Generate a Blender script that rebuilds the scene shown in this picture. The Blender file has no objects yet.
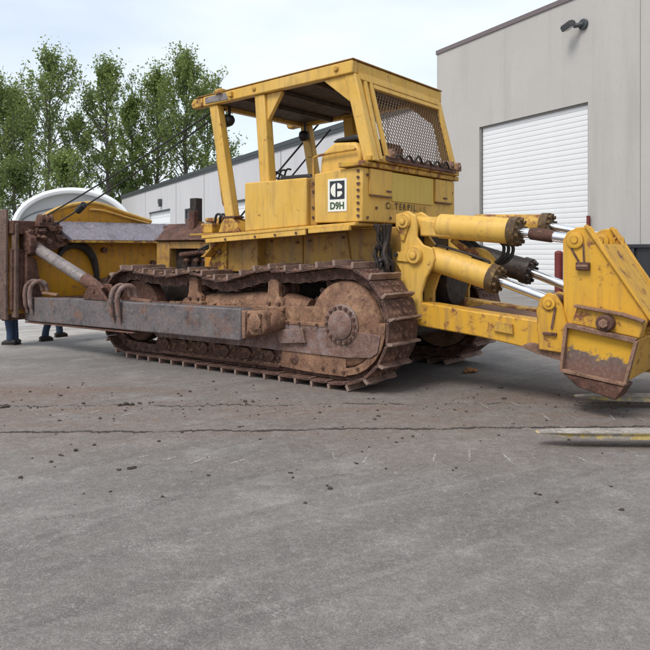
import bpy, bmesh, math, random
import numpy as np
from mathutils import Vector, Matrix
R = math.radians
random.seed(7)
rng = np.random.default_rng(11)
scene = bpy.context.scene
col = scene.collection

# ------------------------------------------------------------------ camera
cam_data = bpy.data.cameras.new('camera')
cam = bpy.data.objects.new('camera', cam_data)
col.objects.link(cam)
cam.location = (0, 0, 1.6)
cam.rotation_euler = (R(90), 0, 0)
cam_data.sensor_width = 36
cam_data.lens = 38.77
cam_data.shift_y = -0.1154
cam_data.clip_end = 3000
scene.camera = cam

# ------------------------------------------------------------------ sky, sun, exposure
SUN_ELEV, SUN_AZ = R(52), R(218)      # azimuth clockwise from +Y
world = bpy.data.worlds.new('World')
scene.world = world
world.use_nodes = True
nt = world.node_tree
nt.nodes.clear()
wo = nt.nodes.new('ShaderNodeOutputWorld')
bg = nt.nodes.new('ShaderNodeBackground')
bg.inputs[1].default_value = 0.1
sky = nt.nodes.new('ShaderNodeTexSky')
sky.sky_type = 'NISHITA'
sky.sun_disc = False
sky.sun_elevation = SUN_ELEV
sky.sun_rotation = SUN_AZ
tc = nt.nodes.new('ShaderNodeTexCoord')
mp = nt.nodes.new('ShaderNodeMapping')
mp.inputs['Scale'].default_value = (1.0, 1.0, 2.6)
nz = nt.nodes.new('ShaderNodeTexNoise')
nz.inputs['Scale'].default_value = 2.3
nz.inputs['Detail'].default_value = 5
nz.inputs['Roughness'].default_value = 0.5
rp = nt.nodes.new('ShaderNodeValToRGB')
rp.color_ramp.elements[0].position = 0.3
rp.color_ramp.elements[0].color = (0.48, 0.48, 0.48, 1)
rp.color_ramp.elements[1].position = 0.66
rp.color_ramp.elements[1].color = (0.97, 0.97, 0.97, 1)
mx = nt.nodes.new('ShaderNodeMix')
mx.data_type = 'RGBA'
mx.inputs['B'].default_value = (5.9, 6.35, 6.85, 1)
nt.links.new(tc.outputs['Generated'], mp.inputs[0])
nt.links.new(mp.outputs[0], nz.inputs['Vector'])
nt.links.new(nz.outputs['Fac'], rp.inputs[0])
nt.links.new(rp.outputs[0], mx.inputs['Factor'])
nt.links.new(sky.outputs[0], mx.inputs['A'])
nt.links.new(mx.outputs['Result'], bg.inputs[0])
nt.links.new(bg.outputs[0], wo.inputs[0])

sun_data = bpy.data.lights.new('sun', 'SUN')
sun_data.energy = 1.5
sun_data.angle = R(24)
sun_data.color = (1.0, 0.95, 0.88)
sun = bpy.data.objects.new('sun', sun_data)
col.objects.link(sun)
sd = Vector((math.sin(SUN_AZ)*math.cos(SUN_ELEV), math.cos(SUN_AZ)*math.cos(SUN_ELEV), math.sin(SUN_ELEV)))
sun.rotation_euler = (-sd).to_track_quat('-Z', 'Y').to_euler()
sun.location = sd*50

scene.view_settings.view_transform = 'Standard'
scene.view_settings.look = 'None'
scene.view_settings.exposure = 0.76
scene.view_settings.gamma = 1
scene.render.engine = 'CYCLES'
scene.cycles.max_bounces = 6
scene.cycles.use_denoising = True

# ------------------------------------------------------------------ material helpers
class NT:
    def __init__(s, name):
        s.m = bpy.data.materials.new(name)
        s.m.use_nodes = True
        s.t = s.m.node_tree
        s.t.nodes.clear()
        s.out = s.t.nodes.new('ShaderNodeOutputMaterial')
        s.b = s.t.nodes.new('ShaderNodeBsdfPrincipled')
        s.t.links.new(s.b.outputs[0], s.out.inputs[0])
        s.tc = s.t.nodes.new('ShaderNodeTexCoord')
    def l(s, a, b): s.t.links.new(a, b)
    def n(s, k, **kw):
        x = s.t.nodes.new(k)
        for a, v in kw.items(): setattr(x, a, v)
        return x
    def vec(s, scale=(1, 1, 1), rot=(0, 0, 0), src='Object'):
        src = s.tc.outputs[src]
        if any(rot):
            r = s.n('ShaderNodeMapping')
            r.inputs['Rotation'].default_value = rot
            s.l(src, r.inputs[0]); src = r.outputs[0]
        m = s.n('ShaderNodeMapping')
        m.inputs['Scale'].default_value = scale
        s.l(src, m.inputs[0])
        return m.outputs[0]
    def noise(s, scale, detail=4, rough=0.55, vec=None, dist=0.0):
        x = s.n('ShaderNodeTexNoise')
        x.inputs['Scale'].default_value = scale
        x.inputs['Detail'].default_value = detail
        x.inputs['Roughness'].default_value = rough
        x.inputs['Distortion'].default_value = dist
        s.l(vec if vec is not None else s.tc.outputs['Object'], x.inputs['Vector'])
        return x.outputs['Fac']
    def ramp(s, fac, p0, p1, v0=0.0, v1=1.0):
        x = s.n('ShaderNodeMapRange')
        x.inputs['From Min'].default_value = p0
        x.inputs['From Max'].default_value = p1
        x.inputs['To Min'].default_value = v0
        x.inputs['To Max'].default_value = v1
        s.l(fac, x.inputs['Value'])
        return x.outputs['Result']
    def math(s, op, a, b=None, clamp=False):
        x = s.n('ShaderNodeMath', operation=op, use_clamp=clamp)
        for i, v in enumerate((a, b)):
            if v is None: continue
            if hasattr(v, 'is_linked'): s.l(v, x.inputs[i])
            else: x.inputs[i].default_value = v
        return x.outputs[0]
    def mix(s, fac, a, b, mode='MIX'):
        x = s.n('ShaderNodeMix', data_type='RGBA', blend_type=mode)
        for k, v in (('Factor', fac), ('A', a), ('B', b)):
            if hasattr(v, 'is_linked'): s.l(v, x.inputs[k])
            elif k == 'Factor': x.inputs[k].default_value = v
            else: x.inputs[k].default_value = (*v, 1)
        return x.outputs['Result']
    def bump(s, h, strength=0.3, dist=0.01):
        x = s.n('ShaderNodeBump')
        x.inputs['Strength'].default_value = strength
        x.inputs['Distance'].default_value = dist
        s.l(h, x.inputs['Height'])
        s.l(x.outputs[0], s.b.inputs['Normal'])
    def edge(s, radius=0.012):
        bv = s.n('ShaderNodeBevel', samples=4)
        bv.inputs['Radius'].default_value = radius
        g = s.n('ShaderNodeNewGeometry')
        d = s.n('ShaderNodeVectorMath', operation='DOT_PRODUCT')
        s.l(bv.outputs[0], d.inputs[0]); s.l(g.outputs['Normal'], d.inputs[1])
        return s.math('SUBTRACT', 1.0, d.outputs['Value'], True)
    def fin(s, color, rough=0.6, metal=0.0, spec=0.5):
        for k, v in (('Base Color', color), ('Roughness', rough), ('Metallic', metal), ('Specular IOR Level', spec)):
            if hasattr(v, 'is_linked'): s.l(v, s.b.inputs[k])
            elif k == 'Base Color': s.b.inputs[k].default_value = (*v, 1)
            else: s.b.inputs[k].default_value = v
        return s.m

def worn_paint(name, base, fade, rust=(0.11, 0.045, 0.022), lo=0.585, hi=0.69, dirt=0.5, rough=0.5, edge=True, dust=(0.20, 0.125, 0.075)):
    s = NT(name)
    n1 = s.noise(1.7, 6, 0.6)
    c = s.mix(s.ramp(n1, 0.35, 0.7), base, fade)
    stre = s.noise(5.0, 5, 0.65, s.vec((2.6, 2.6, 0.28)))
    c = s.mix(s.math('MULTIPLY', s.ramp(stre, 0.48, 0.72), dirt), c, dust)
    blot = s.noise(2.6, 6, 0.7)
    c = s.mix(s.ramp(blot, 0.55, 0.75, 0, dirt), c, tuple(x*0.5 for x in base))
    n2 = s.noise(7.0, 10, 0.68)
    rm = s.ramp(n2, lo, hi)
    if edge:
        e = s.ramp(s.edge(0.018), 0.015, 0.12)
        e = s.math('MULTIPLY', e, s.ramp(s.noise(7.0, 6, 0.72), 0.36, 0.50))
        rm = s.math('MAXIMUM', rm, e)
    # fine stone chips and scratches
    chip = s.ramp(s.noise(34.0, 4, 0.65), 0.66, 0.70)
    rm = s.math('MAXIMUM', rm, s.math('MULTIPLY', chip, s.ramp(n1, 0.45, 0.65, 0.15, 0.8)))
    rc = s.mix(s.noise(24.0, 4), rust, tuple(min(1, x*2.6) for x in rust))
    c = s.mix(rm, c, rc)
    s.bump(s.math('SUBTRACT', s.math('MULTIPLY', s.noise(16.0, 5), 0.5), s.math('MULTIPLY', rm, 0.25)), 0.25, 0.008)
    return s.fin(c, s.ramp(rm, 0, 1, rough, 0.85), 0, 0.4)

def rust_steel(name, a, b, c3, rough=0.78, metal=0.0, scale=3.0, dust=None, dlo=0.5, dhi=0.7, bstr=0.55, wear=None):
    s = NT(name)
    c = s.mix(s.ramp(s.noise(scale, 6, 0.65), 0.36, 0.64), a, b)
    c = s.mix(s.ramp(s.noise(scale*5, 6, 0.65), 0.52, 0.74), c, c3)
    if dust:
        c = s.mix(s.ramp(s.noise(scale*1.6, 6, 0.65), dlo, dhi), c, dust)
    c = s.mix(s.ramp(s.noise(scale*2.7, 5, 0.7), 0.50, 0.34, 0, 0.7), c, tuple(x*0.42 for x in a))
    mic = s.noise(scale*15, 4, 0.75)
    c = s.mix(s.ramp(mic, 0.55, 0.70, 0, 0.55), c, tuple(min(1, x*1.9) for x in b))
    c = s.mix(s.ramp(mic, 0.45, 0.30, 0, 0.65), c, tuple(x*0.4 for x in a))
    if wear:
        e = s.math('MULTIPLY', s.ramp(s.edge(0.012), 0.02, 0.2), s.ramp(s.noise(8.0, 3, 0.6), 0.30, 0.50))
        c = s.mix(e, c, wear)
    s.bump(s.noise(scale*9, 5, 0.7), bstr, 0.012)
    return s.fin(c, s.ramp(s.noise(scale*4, 4), 0.3, 0.7, rough-0.15, rough+0.12), metal, 0.35)

def plain(name, color, rough=0.6, metal=0.0, var=0.25, scale=6.0, bump=0.1, spec=0.5):
    s = NT(name)
    c = s.mix(s.noise(scale, 5), tuple(x*(1-var) for x in color), tuple(min(1, x*(1+var)) for x in color))
    if bump: s.bump(s.noise(scale*8, 5), bump, 0.01)
    return s.fin(c, rough, metal, spec)

M = {}
M['yellow'] = worn_paint('faded_yellow_paint', (0.65, 0.378, 0.060), (0.68, 0.430, 0.110), lo=0.62, hi=0.71, dirt=0.42)
M['yellow_deep'] = worn_paint('deep_yellow_paint', (0.62, 0.325, 0.024), (0.65, 0.370, 0.042), lo=0.60, hi=0.69, dirt=0.42)
M['yellow_scuffed'] = worn_paint('scuffed_yellow_paint', (0.62, 0.325, 0.026), (0.60, 0.335, 0.04), lo=0.545, hi=0.63, dirt=0.6)
M['yellow_dirty'] = worn_paint('dirty_yellow_paint', (0.42, 0.23, 0.035), (0.34, 0.19, 0.05), lo=0.53, hi=0.68, dirt=0.9)
M['yellow_worn'] = worn_paint('badly_worn_yellow_paint', (0.60, 0.35, 0.04), (0.52, 0.30, 0.05), lo=0.48, hi=0.58, dirt=0.5)
M['yellow_blade'] = worn_paint('blade_yellow_paint', (0.58, 0.27, 0.012), (0.46, 0.21, 0.014), lo=0.57, hi=0.7, dirt=0.55)
M['badge_patch'] = worn_paint('olive_yellow_paint', (0.60, 0.43, 0.075), (0.62, 0.45, 0.10), lo=0.68, hi=0.78, dirt=0.2, edge=False)
M['track'] = rust_steel('track_steel', (0.062, 0.031, 0.023), (0.128, 0.064, 0.047), (0.24, 0.135, 0.095), dust=(0.26, 0.155, 0.095), dlo=0.57, dhi=0.72, wear=(0.36, 0.25, 0.20))
M['track_worn'] = rust_steel('polished_grouser', (0.17, 0.10, 0.075), (0.29, 0.19, 0.15), (0.12, 0.06, 0.042), rough=0.5, metal=0.25, wear=(0.55, 0.45, 0.39))
M['frame_mud'] = rust_steel('muddy_track_frame', (0.165, 0.084, 0.053), (0.29, 0.162, 0.098), (0.085, 0.040, 0.028), dust=(0.41, 0.255, 0.145), dlo=0.55, dhi=0.75, wear=(0.48, 0.32, 0.20))
M['frame_grey'] = rust_steel('scuffed_track_frame', (0.15, 0.088, 0.070), (0.23, 0.140, 0.112), (0.11, 0.056, 0.040), dust=(0.25, 0.20, 0.195), dlo=0.48, dhi=0.68, wear=(0.42, 0.30, 0.24))
M['rust'] = rust_steel('brown_rust', (0.066, 0.030, 0.021), (0.130, 0.062, 0.044), (0.24, 0.125, 0.082), wear=(0.34, 0.21, 0.15))
M['rust_light'] = rust_steel('light_rust', (0.19, 0.105, 0.070), (0.29, 0.170, 0.118), (0.11, 0.050, 0.032), wear=(0.46, 0.29, 0.19))
M['steel_arm'] = rust_steel('weathered_push_arm', (0.118, 0.105, 0.108), (0.165, 0.143, 0.142), (0.22, 0.15, 0.12), rough=0.55, metal=0.15, scale=1.9, dust=(0.20, 0.105, 0.072), dlo=0.54, dhi=0.66, bstr=0.3, wear=(0.42, 0.29, 0.22))
M['end_brown'] = rust_steel('blade_end_steel', (0.105, 0.062, 0.048), (0.165, 0.108, 0.086), (0.08, 0.04, 0.03), wear=(0.30, 0.20, 0.155))
M['tube_grey'] = rust_steel('brace_tube', (0.205, 0.175, 0.17), (0.265, 0.23, 0.22), (0.15, 0.09, 0.07), rough=0.5, metal=0.15, bstr=0.2)
M['black'] = plain('black_rubber', (0.018, 0.017, 0.017), 0.55, 0, 0.3)
M['grease'] = rust_steel('grease_and_shade_black', (0.018, 0.015, 0.014), (0.04, 0.03, 0.026), (0.09, 0.055, 0.035), rough=0.55)  # greasy parts; on belly_case the black also paints in shade
M['gland'] = rust_steel('oily_gland', (0.06, 0.035, 0.02), (0.12, 0.07, 0.03), (0.34, 0.20, 0.04), rough=0.6, scale=6)
M['chrome'] = plain('chromed_rod', (0.78, 0.78, 0.80), 0.16, 1.0, 0.06, 3, 0.02)
M['dark_under'] = rust_steel('dark_lining', (0.075, 0.055, 0.042), (0.12, 0.085, 0.06), (0.06, 0.035, 0.025))
M['mesh_wire'] = plain('rusty_mesh_wire', (0.17, 0.105, 0.062), 0.8)
M['cable'] = plain('steel_cable', (0.035, 0.033, 0.032), 0.6, 0.3)
M['white_vinyl'] = plain('white_decal', (0.80, 0.78, 0.70), 0.5, 0, 0.06, 12, 0)
M['black_vinyl'] = plain('black_decal', (0.02, 0.022, 0.03), 0.5, 0, 0.2, 12, 0)
M['green_vinyl'] = plain('dark_green_print', (0.05, 0.09, 0.035), 0.6, 0, 0.3, 40, 0)
M['dirt'] = plain('caked_dirt', (0.185, 0.108, 0.068), 0.95, 0, 0.45, 14, 0.6)
M['clod'] = plain('dark_earth', (0.055, 0.04, 0.032), 0.95, 0, 0.4, 20, 0.6)
M['clod_orange'] = plain('clay_lump', (0.36, 0.18, 0.07), 0.95, 0, 0.35, 20, 0.6)
M['lens'] = plain('lamp_glass', (0.35, 0.35, 0.33), 0.15, 0, 0.1, 8, 0)
M['blue_fade'] = rust_steel('blue_grey_cover', (0.215, 0.20, 0.235), (0.255, 0.235, 0.265), (0.20, 0.145, 0.13), rough=0.6, scale=1.3, bstr=0.1)

def end_panel_material():
    s = NT('end_panel_wear')
    sep = s.n('ShaderNodeSeparateXYZ'); s.l(s.tc.outputs['Object'], sep.inputs[0])
    n = s.noise(9, 10, 0.78)
    t = s.math('SUBTRACT', s.math('ADD', sep.outputs[2], s.math('MULTIPLY', sep.outputs[0], -0.15)), s.math('MULTIPLY', s.math('SUBTRACT', n, 0.5), 0.5))
    lowc = s.mix(s.ramp(t, 0.88, 1.02), (0.16, 0.085, 0.065), (0.115, 0.10, 0.095))
    lowc = s.mix(s.ramp(s.noise(30, 4), 0.45, 0.65, 0, .5), lowc, (0.24, 0.16, 0.13))
    c = s.mix(s.ramp(t, 0.985, 1.03), lowc, (0.60, 0.33, 0.03))
    s.bump(s.noise(22, 5), 0.4, 0.01)
    return s.fin(c, 0.75, 0, 0.35)
M['end_worn'] = end_panel_material()

# ------------------------------------------------------------------ mesh helpers
class MB:
    def __init__(s): s.v = []; s.f = []
    def add(s, vs, fs):
        o = len(s.v)
        s.v += [tuple(p) for p in vs]
        s.f += [tuple(i+o for i in f) for f in fs]
        return s
    def box(s, x0, x1, y0, y1, z0, z1, mat=None):
        vs = [(x, y, z) for z in (z0, z1) for y in (y0, y1) for x in (x0, x1)]
        if mat is not None: vs = [mat @ Vector(p) for p in vs]
        return s.add(vs, [(0, 2, 3, 1), (4, 5, 7, 6), (0, 1, 5, 4), (2, 6, 7, 3), (0, 4, 6, 2), (1, 3, 7, 5)])
    def prism(s, pts, y0, y1):
        """polygon in (x,z) extruded along y"""
        n = len(pts)
        a = sum(pts[i][0]*pts[(i+1) % n][1]-pts[(i+1) % n][0]*pts[i][1] for i in range(n))
        if a < 0: pts = pts[::-1]
        y0, y1 = min(y0, y1), max(y0, y1)
        vs = [(p[0], y0, p[1]) for p in pts]+[(p[0], y1, p[1]) for p in pts]
        fs = [tuple(range(n)), tuple(range(2*n-1, n-1, -1))]
        fs += [(i+n, (i+1) % n+n, (i+1) % n, i) for i in range(n)]
        return s.add(vs, fs)
    def prismx(s, pts, x0, x1):
        """polygon in (y,z) extruded along x"""
        n = len(pts)
        a = sum(pts[i][0]*pts[(i+1) % n][1]-pts[(i+1) % n][0]*pts[i][1] for i in range(n))
        if a < 0: pts = pts[::-1]
        vs = [(x0, p[0], p[1]) for p in pts]+[(x1, p[0], p[1]) for p in pts]
        fs = [tuple(range(n-1, -1, -1)), tuple(range(n, 2*n))]
        fs += [(i, (i+1) % n, (i+1) % n+n, i+n) for i in range(n)]
        return s.add(vs, fs)
    def bar(s, p0, p1, w, h, up=(0, 0, 1)):
        """rectangular bar from p0 to p1; w across, h along up"""
        p0, p1 = Vector(p0), Vector(p1)
        d = (p1-p0).normalized(); up = Vector(up)
        side = d.cross(up).normalized(); u2 = side.cross(d).normalized()
        vs = []
        for p in (p0, p1):
            for a, b in ((-1, -1), (1, -1), (1, 1), (-1, 1)):
                vs.append(p+side*(a*w/2)+u2*(b*h/2))
        return s.add(vs, [(3, 2, 1, 0), (4, 5, 6, 7), (0, 1, 5, 4), (1, 2, 6, 5), (2, 3, 7, 6), (3, 0, 4, 7)])
    def cyl(s, p0, p1, r0, r1=None, n=20, cap=True):
        return s.tube([p0, p1], [r0, r0 if r1 is None else r1], n, cap)
    def tube(s, pts, rad, n=10, cap=True):
        pts = [Vector(p) for p in pts]
        if not hasattr(rad, '__len__'): rad = [rad]*len(pts)
        t0 = (pts[1]-pts[0]).normalized()
        ref = Vector((0, 0, 1)) if abs(t0.z) < 0.9 else Vector((1, 0, 0))
        nrm = (ref-t0*ref.dot(t0)).normalized()
        vs = []
        for i, p in enumerate(pts):
            a = pts[max(i-1, 0)]; b = pts[min(i+1, len(pts)-1)]
            t = (b-a)
            t = t.normalized() if t.length > 1e-9 else t0
            nn = nrm-t*nrm.dot(t)
            if nn.length > 1e-6: nrm = nn.normalized()
            bn = t.cross(nrm)
            for k in range(n):
                an = 2*math.pi*k/n
                vs.append(p+(nrm*math.cos(an)+bn*math.sin(an))*rad[i])
        fs = []
        for i in range(len(pts)-1):
            for k in range(n):
                fs.append((i*n+k, i*n+(k+1) % n, (i+1)*n+(k+1) % n, (i+1)*n+k))
        if cap:
            fs.append(tuple(range(n-1, -1, -1)))
            o = (len(pts)-1)*n
            fs.append(tuple(o+k for k in range(n)))
        return s.add(vs, fs)
    def lathe_y(s, cx, cz, prof, n=32):
        """profile [(radius, y)] turned about the y axis through (cx, cz)"""
        vs = []
        for r, y in prof:
            for k in range(n):
                a = 2*math.pi*k/n
                vs.append((cx+r*math.cos(a), y, cz+r*math.sin(a)))
        fs = []
        for i in range(len(prof)-1):
            for k in range(n):
                fs.append((i*n+k, (i+1)*n+k, (i+1)*n+(k+1) % n, i*n+(k+1) % n))
        fs.append(tuple(range(n)))
        o = (len(prof)-1)*n
        fs.append(tuple(o+k for k in range(n-1, -1, -1)))
        return s.add(vs, fs)
    def mesh(s, name, mat):
        me = bpy.data.meshes.new(name)
        me.from_pydata(s.v, [], s.f)
        bm = bmesh.new(); bm.from_mesh(me)
        bmesh.ops.recalc_face_normals(bm, faces=bm.faces)
        bm.to_mesh(me); bm.free()
        for p in me.polygons: p.use_smooth = True
        me.set_sharp_from_angle(angle=R(33))
        me.materials.append(M[mat] if isinstance(mat, str) else mat)
        return me
    def build(s, name, mat, parent=None, bevel=0.0, seg=2):
        o = bpy.data.objects.new(name, s.mesh(name, mat))
        col.objects.link(o)
        if parent is not None: o.parent = parent
        if bevel:
            b = o.modifiers.new('bevel', 'BEVEL')
            b.width = bevel; b.segments = seg; b.limit_method = 'ANGLE'; b.angle_limit = R(40)
        return o

def empty(name, loc=(0, 0, 0), rz=0, parent=None):
    o = bpy.data.objects.new(name, None)
    o.empty_display_size = 0.2
    col.objects.link(o)
    o.location = loc; o.rotation_euler = (0, 0, rz)
    if parent is not None: o.parent = parent
    return o

def tag(o, label=None, cat=None, group=None, kind=None):
    if label: o['label'] = label
    if cat: o['category'] = cat
    if group: o['group'] = group
    if kind: o['kind'] = kind
    return o

def link_mesh(name, me, parent=None, mat=None):
    o = bpy.data.objects.new(name, me)
    col.objects.link(o)
    if parent is not None: o.parent = parent
    if mat is not None: o.matrix_local = mat
    return o

def smooth_path(ctrl, closed=False, n=14):
    P = [Vector(p) for p in ctrl]; out = []
    m = len(P)
    rg = range(m if closed else m-1)
    for i in rg:
        if closed: a, b, c, d = P[(i-1) % m], P[i], P[(i+1) % m], P[(i+2) % m]
        else: a, b, c, d = P[max(i-1, 0)], P[i], P[i+1], P[min(i+2, m-1)]
        for k in range(n):
            t = k/n
            out.append(0.5*((2*b)+(c-a)*t+(2*a-5*b+4*c-d)*t*t+(3*b-3*c+d-a)*t*t*t))
    if not closed: out.append(P[-1])
    return out

# ------------------------------------------------------------------ ground
def ground_material():
    s = NT('weathered_asphalt')
    P = s.tc.outputs['Object']
    sep = s.n('ShaderNodeSeparateXYZ'); s.l(P, sep.inputs[0])
    X, Y = sep.outputs[0], sep.outputs[1]
    big = s.noise(0.45, 4, 0.6)
    c = s.mix(s.ramp(big, 0.32, 0.68), (0.138, 0.125, 0.116), (0.192, 0.175, 0.163))
    # pale concrete further out to the left, lighter dust beyond the machine
    far = s.math('MULTIPLY', s.ramp(Y, 10.3, 12.5), s.ramp(X, 3.0, -3.0, 0.25, 1.0))
    c = s.mix(s.math('MULTIPLY', far, 0.85), c, (0.52, 0.50, 0.47))
    # patchy weathering
    patch = s.noise(1.5, 5, 0.65)
    c = s.mix(s.ramp(patch, 0.53, 0.70, 0, 0.55), c, (0.29, 0.268, 0.25))
    c = s.mix(s.ramp(patch, 0.46, 0.32, 0, 0.55), c, (0.115, 0.104, 0.097))
    # long diagonal tyre streaks
    st = s.noise(1.0, 4, 0.65, s.vec((0.12, 3.0, 1), (0, 0, R(-38))))
    c = s.mix(s.ramp(st, 0.52, 0.66, 0, 0.62), c, (0.105, 0.095, 0.089))
    st2 = s.noise(1.3, 4, 0.65, s.vec((0.16, 4.2, 1), (0, 0, R(-30))))
    c = s.mix(s.ramp(st2, 0.56, 0.68, 0, 0.26), c, (0.31, 0.288, 0.27))
    # curved rubber marks of turning tyres
    wv = s.math('MULTIPLY', s.math('SUBTRACT', patch, 0.5), 0.25)
    def tyre(cx, cy, r0, w, amt):
        vm = s.n('ShaderNodeVectorMath', operation='DISTANCE')
        s.l(P, vm.inputs[0]); vm.inputs[1].default_value = (cx, cy, 0)
        d = s.math('ABSOLUTE', s.math('ADD', s.math('SUBTRACT', vm.outputs['Value'], r0), wv))
        return s.math('MULTIPLY', s.ramp(d, w, w*0.35), amt)
    ty = tyre(3.6, 0.3, 6.2, 0.05, 0.55)
    for args in ((3.7, 0.3, 5.1, 0.10, 0.5), (3.6, 0.4, 6.9, 0.035, 0.5), (6.5, -2.0, 8.6, 0.09, 0.4), (-9.0, 9.5, 9.3, 0.05, 0.4)):
        ty = s.math('MAXIMUM', ty, tyre(*args))
    ty = s.math('MULTIPLY', ty, s.ramp(s.noise(2.2, 5, 0.7), 0.36, 0.60))
    c = s.mix(ty, c, (0.085, 0.077, 0.072))
    # brown soil trodden in alongside the tracks
    band = s.math('SUBTRACT', 1.0, s.ramp(s.math('ABSOLUTE', s.math('SUBTRACT', Y, 7.1)), 0.4, 2.3))
    sn = s.noise(0.9, 7, 0.74, s.vec((0.45, 1.7, 1)))
    soil = s.math('MULTIPLY', band, s.ramp(sn, 0.36, 0.56))
    c = s.mix(s.math('MULTIPLY', soil, 0.85), c, (0.160, 0.106, 0.079))
    red = s.math('MULTIPLY', s.math('SUBTRACT', 1.0, s.ramp(s.math('ABSOLUTE', s.math('SUBTRACT', Y, 7.95)), 0.12, 0.55)), s.ramp(X, -1.4, -2.6))
    c = s.mix(s.math('MULTIPLY', red, s.ramp(sn, 0.38, 0.56, 0.05, 0.8)), c, (0.150, 0.092, 0.068))
    mid = s.noise(9, 5, 0.72)
    soil2 = s.math('MULTIPLY', s.math('ADD', s.math('MULTIPLY', band, 0.9), 0.12), s.ramp(mid, 0.58, 0.68))
    c = s.mix(s.math('MULTIPLY', soil2, 0.8), c, (0.10, 0.066, 0.05))
    # aggregate and grit
    v = s.n('ShaderNodeTexVoronoi'); v.inputs['Scale'].default_value = 150
    s.l(P, v.inputs['Vector'])
    g = s.n('ShaderNodeSeparateColor'); s.l(v.outputs['Color'], g.inputs[0])
    c = s.mix(s.ramp(g.outputs[0], 0.4, 1.0, 0, 0.38), c, (0.33, 0.31, 0.29))
    c = s.mix(s.ramp(g.outputs[1], 0.6, 0.95, 0, 0.45), c, (0.09, 0.082, 0.077))
    fine = s.noise(17, 7, 0.80)
    c = s.mix(s.ramp(fine, 0.54, 0.70, 0, 0.65), c, (0.34, 0.32, 0.30))
    c = s.mix(s.ramp(fine, 0.46, 0.31, 0, 0.65), c, (0.105, 0.096, 0.09))
    c = s.mix(s.ramp(mid, 0.48, 0.36, 0, 0.25), c, (0.27, 0.25, 0.235))
    spk = s.math('MULTIPLY', s.ramp(s.noise(3.0, 4, 0.7), 0.50, 0.64), s.ramp(s.noise(52, 3, 0.7), 0.54, 0.60))
    c = s.mix(s.math('MULTIPLY', spk, 0.38), c, (0.42, 0.40, 0.38))
    # ragged cracks
    wob = s.noise(1.6, 9, 0.80, s.vec((1, 0.02, 1)))
    gate = s.noise(3.2, 5, 0.75, s.vec((1, 0.5, 1)))
    def crack(y0, slope, w, amp, g0):
        wb = s.math('MULTIPLY', s.math('SUBTRACT', wob, 0.5), amp)
        d = s.math('SUBTRACT', s.math('SUBTRACT', Y, y0), s.math('MULTIPLY', X, slope))
        d = s.math('ABSOLUTE', s.math('ADD', d, wb))
        ww = s.math('MULTIPLY', s.ramp(gate, g0, g0+0.25), w)
        return s.math('SUBTRACT', 1.0, s.math('DIVIDE', d, s.math('ADD', ww, 0.001)), True)
    cr = s.math('MAXIMUM', crack(6.24, 0.035, 0.05, 0.40, 0.34), crack(7.25, 0.02, 0.055, 0.7, 0.43))
    cr = s.math('MAXIMUM', cr, s.math('MULTIPLY', crack(4.9, 0.42, 0.012, 0.7, 0.48), 0.7))
    crk = s.ramp(cr, 0.05, 0.45)
    c = s.mix(s.math('MULTIPLY', crk, 0.9), c, (0.03, 0.026, 0.024))
    h = s.math('ADD', s.math('MULTIPLY', v.outputs['Distance'], -0.5), s.math('MULTIPLY', s.noise(60, 3, 0.7), 1.0))
    s.bump(h, 0.4, 0.008)
    return s.fin(c, 0.88, 0, 0.3)
M['ground'] = ground_material()

gnd = MB()
gnd.add([(-900, -300, 0), (900, -300, 0), (900, 1500, 0), (-900, 1500, 0)], [(0, 1, 2, 3)])
g = gnd.build('ground', 'ground')
tag(g, kind='structure')
g['label'] = 'grey cracked asphalt yard with brown soil and scuff marks'

# chalky scrapes the grousers left in rows on the asphalt
def scrape_material():
    s = NT('scraped_stone_dust')
    s.fin((0.46, 0.44, 0.42), 0.95, 0, 0.2)
    t = s.n('ShaderNodeBsdfTransparent'); m = s.n('ShaderNodeMixShader')
    s.l(s.math('MULTIPLY', s.ramp(s.noise(45, 5, 0.75), 0.42, 0.58), 0.8), m.inputs[0])
    s.l(t.outputs[0], m.inputs[1]); s.l(s.b.outputs[0], m.inputs[2]); s.l(m.outputs[0], s.out.inputs[0])
    return s.m
M['scrape'] = scrape_material()
def gp(x, y):   # where on the yard a spot of the photograph lies
    d = 1.6*700/(y-250)
    return ((x-325)*d/700, d)
sm = MB()
rows = [(335, 457), (365, 460), (437, 458), (470, 456), (507, 459), (580, 460), (172, 459), (200, 461), (142, 457), (236, 462),
        (515, 404), (547, 417), (573, 418), (612, 417), (487, 406), (640, 420), (95, 412), (60, 415), (128, 414), (270, 412), (300, 414)]
for (px, py) in rows:
    X, Y = gp(px+random.uniform(-3, 3), py)
    upright = px > 320
    L = random.uniform(0.16, 0.30) if upright else random.uniform(0.10, 0.22)
    a = R(90)+random.uniform(-.28, .28) if upright else random.uniform(R(35), R(75))
    ca, sa = math.cos(a), math.sin(a)
    w = random.uniform(.008, .014) if upright else random.uniform(.010, .018)
    n = 6; top, bot = [], []
    for q in range(n):
        t = (q/(n-1)-.5)*L; ww = w*(.35+.65*math.sin(math.pi*(q+.5)/n))
        top.append((X+ca*t-sa*ww, Y+sa*t+ca*ww, .004)); bot.append((X+ca*t+sa*ww, Y+sa*t-ca*ww, .004))
    sm.add(top+bot, [(i, i+1, n+i+1, n+i) for i in range(n-1)])
o = sm.build('scrape_marks', 'scrape'); tag(o, 'pale chalky scrape marks on the asphalt', None, None, 'structure')

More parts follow.
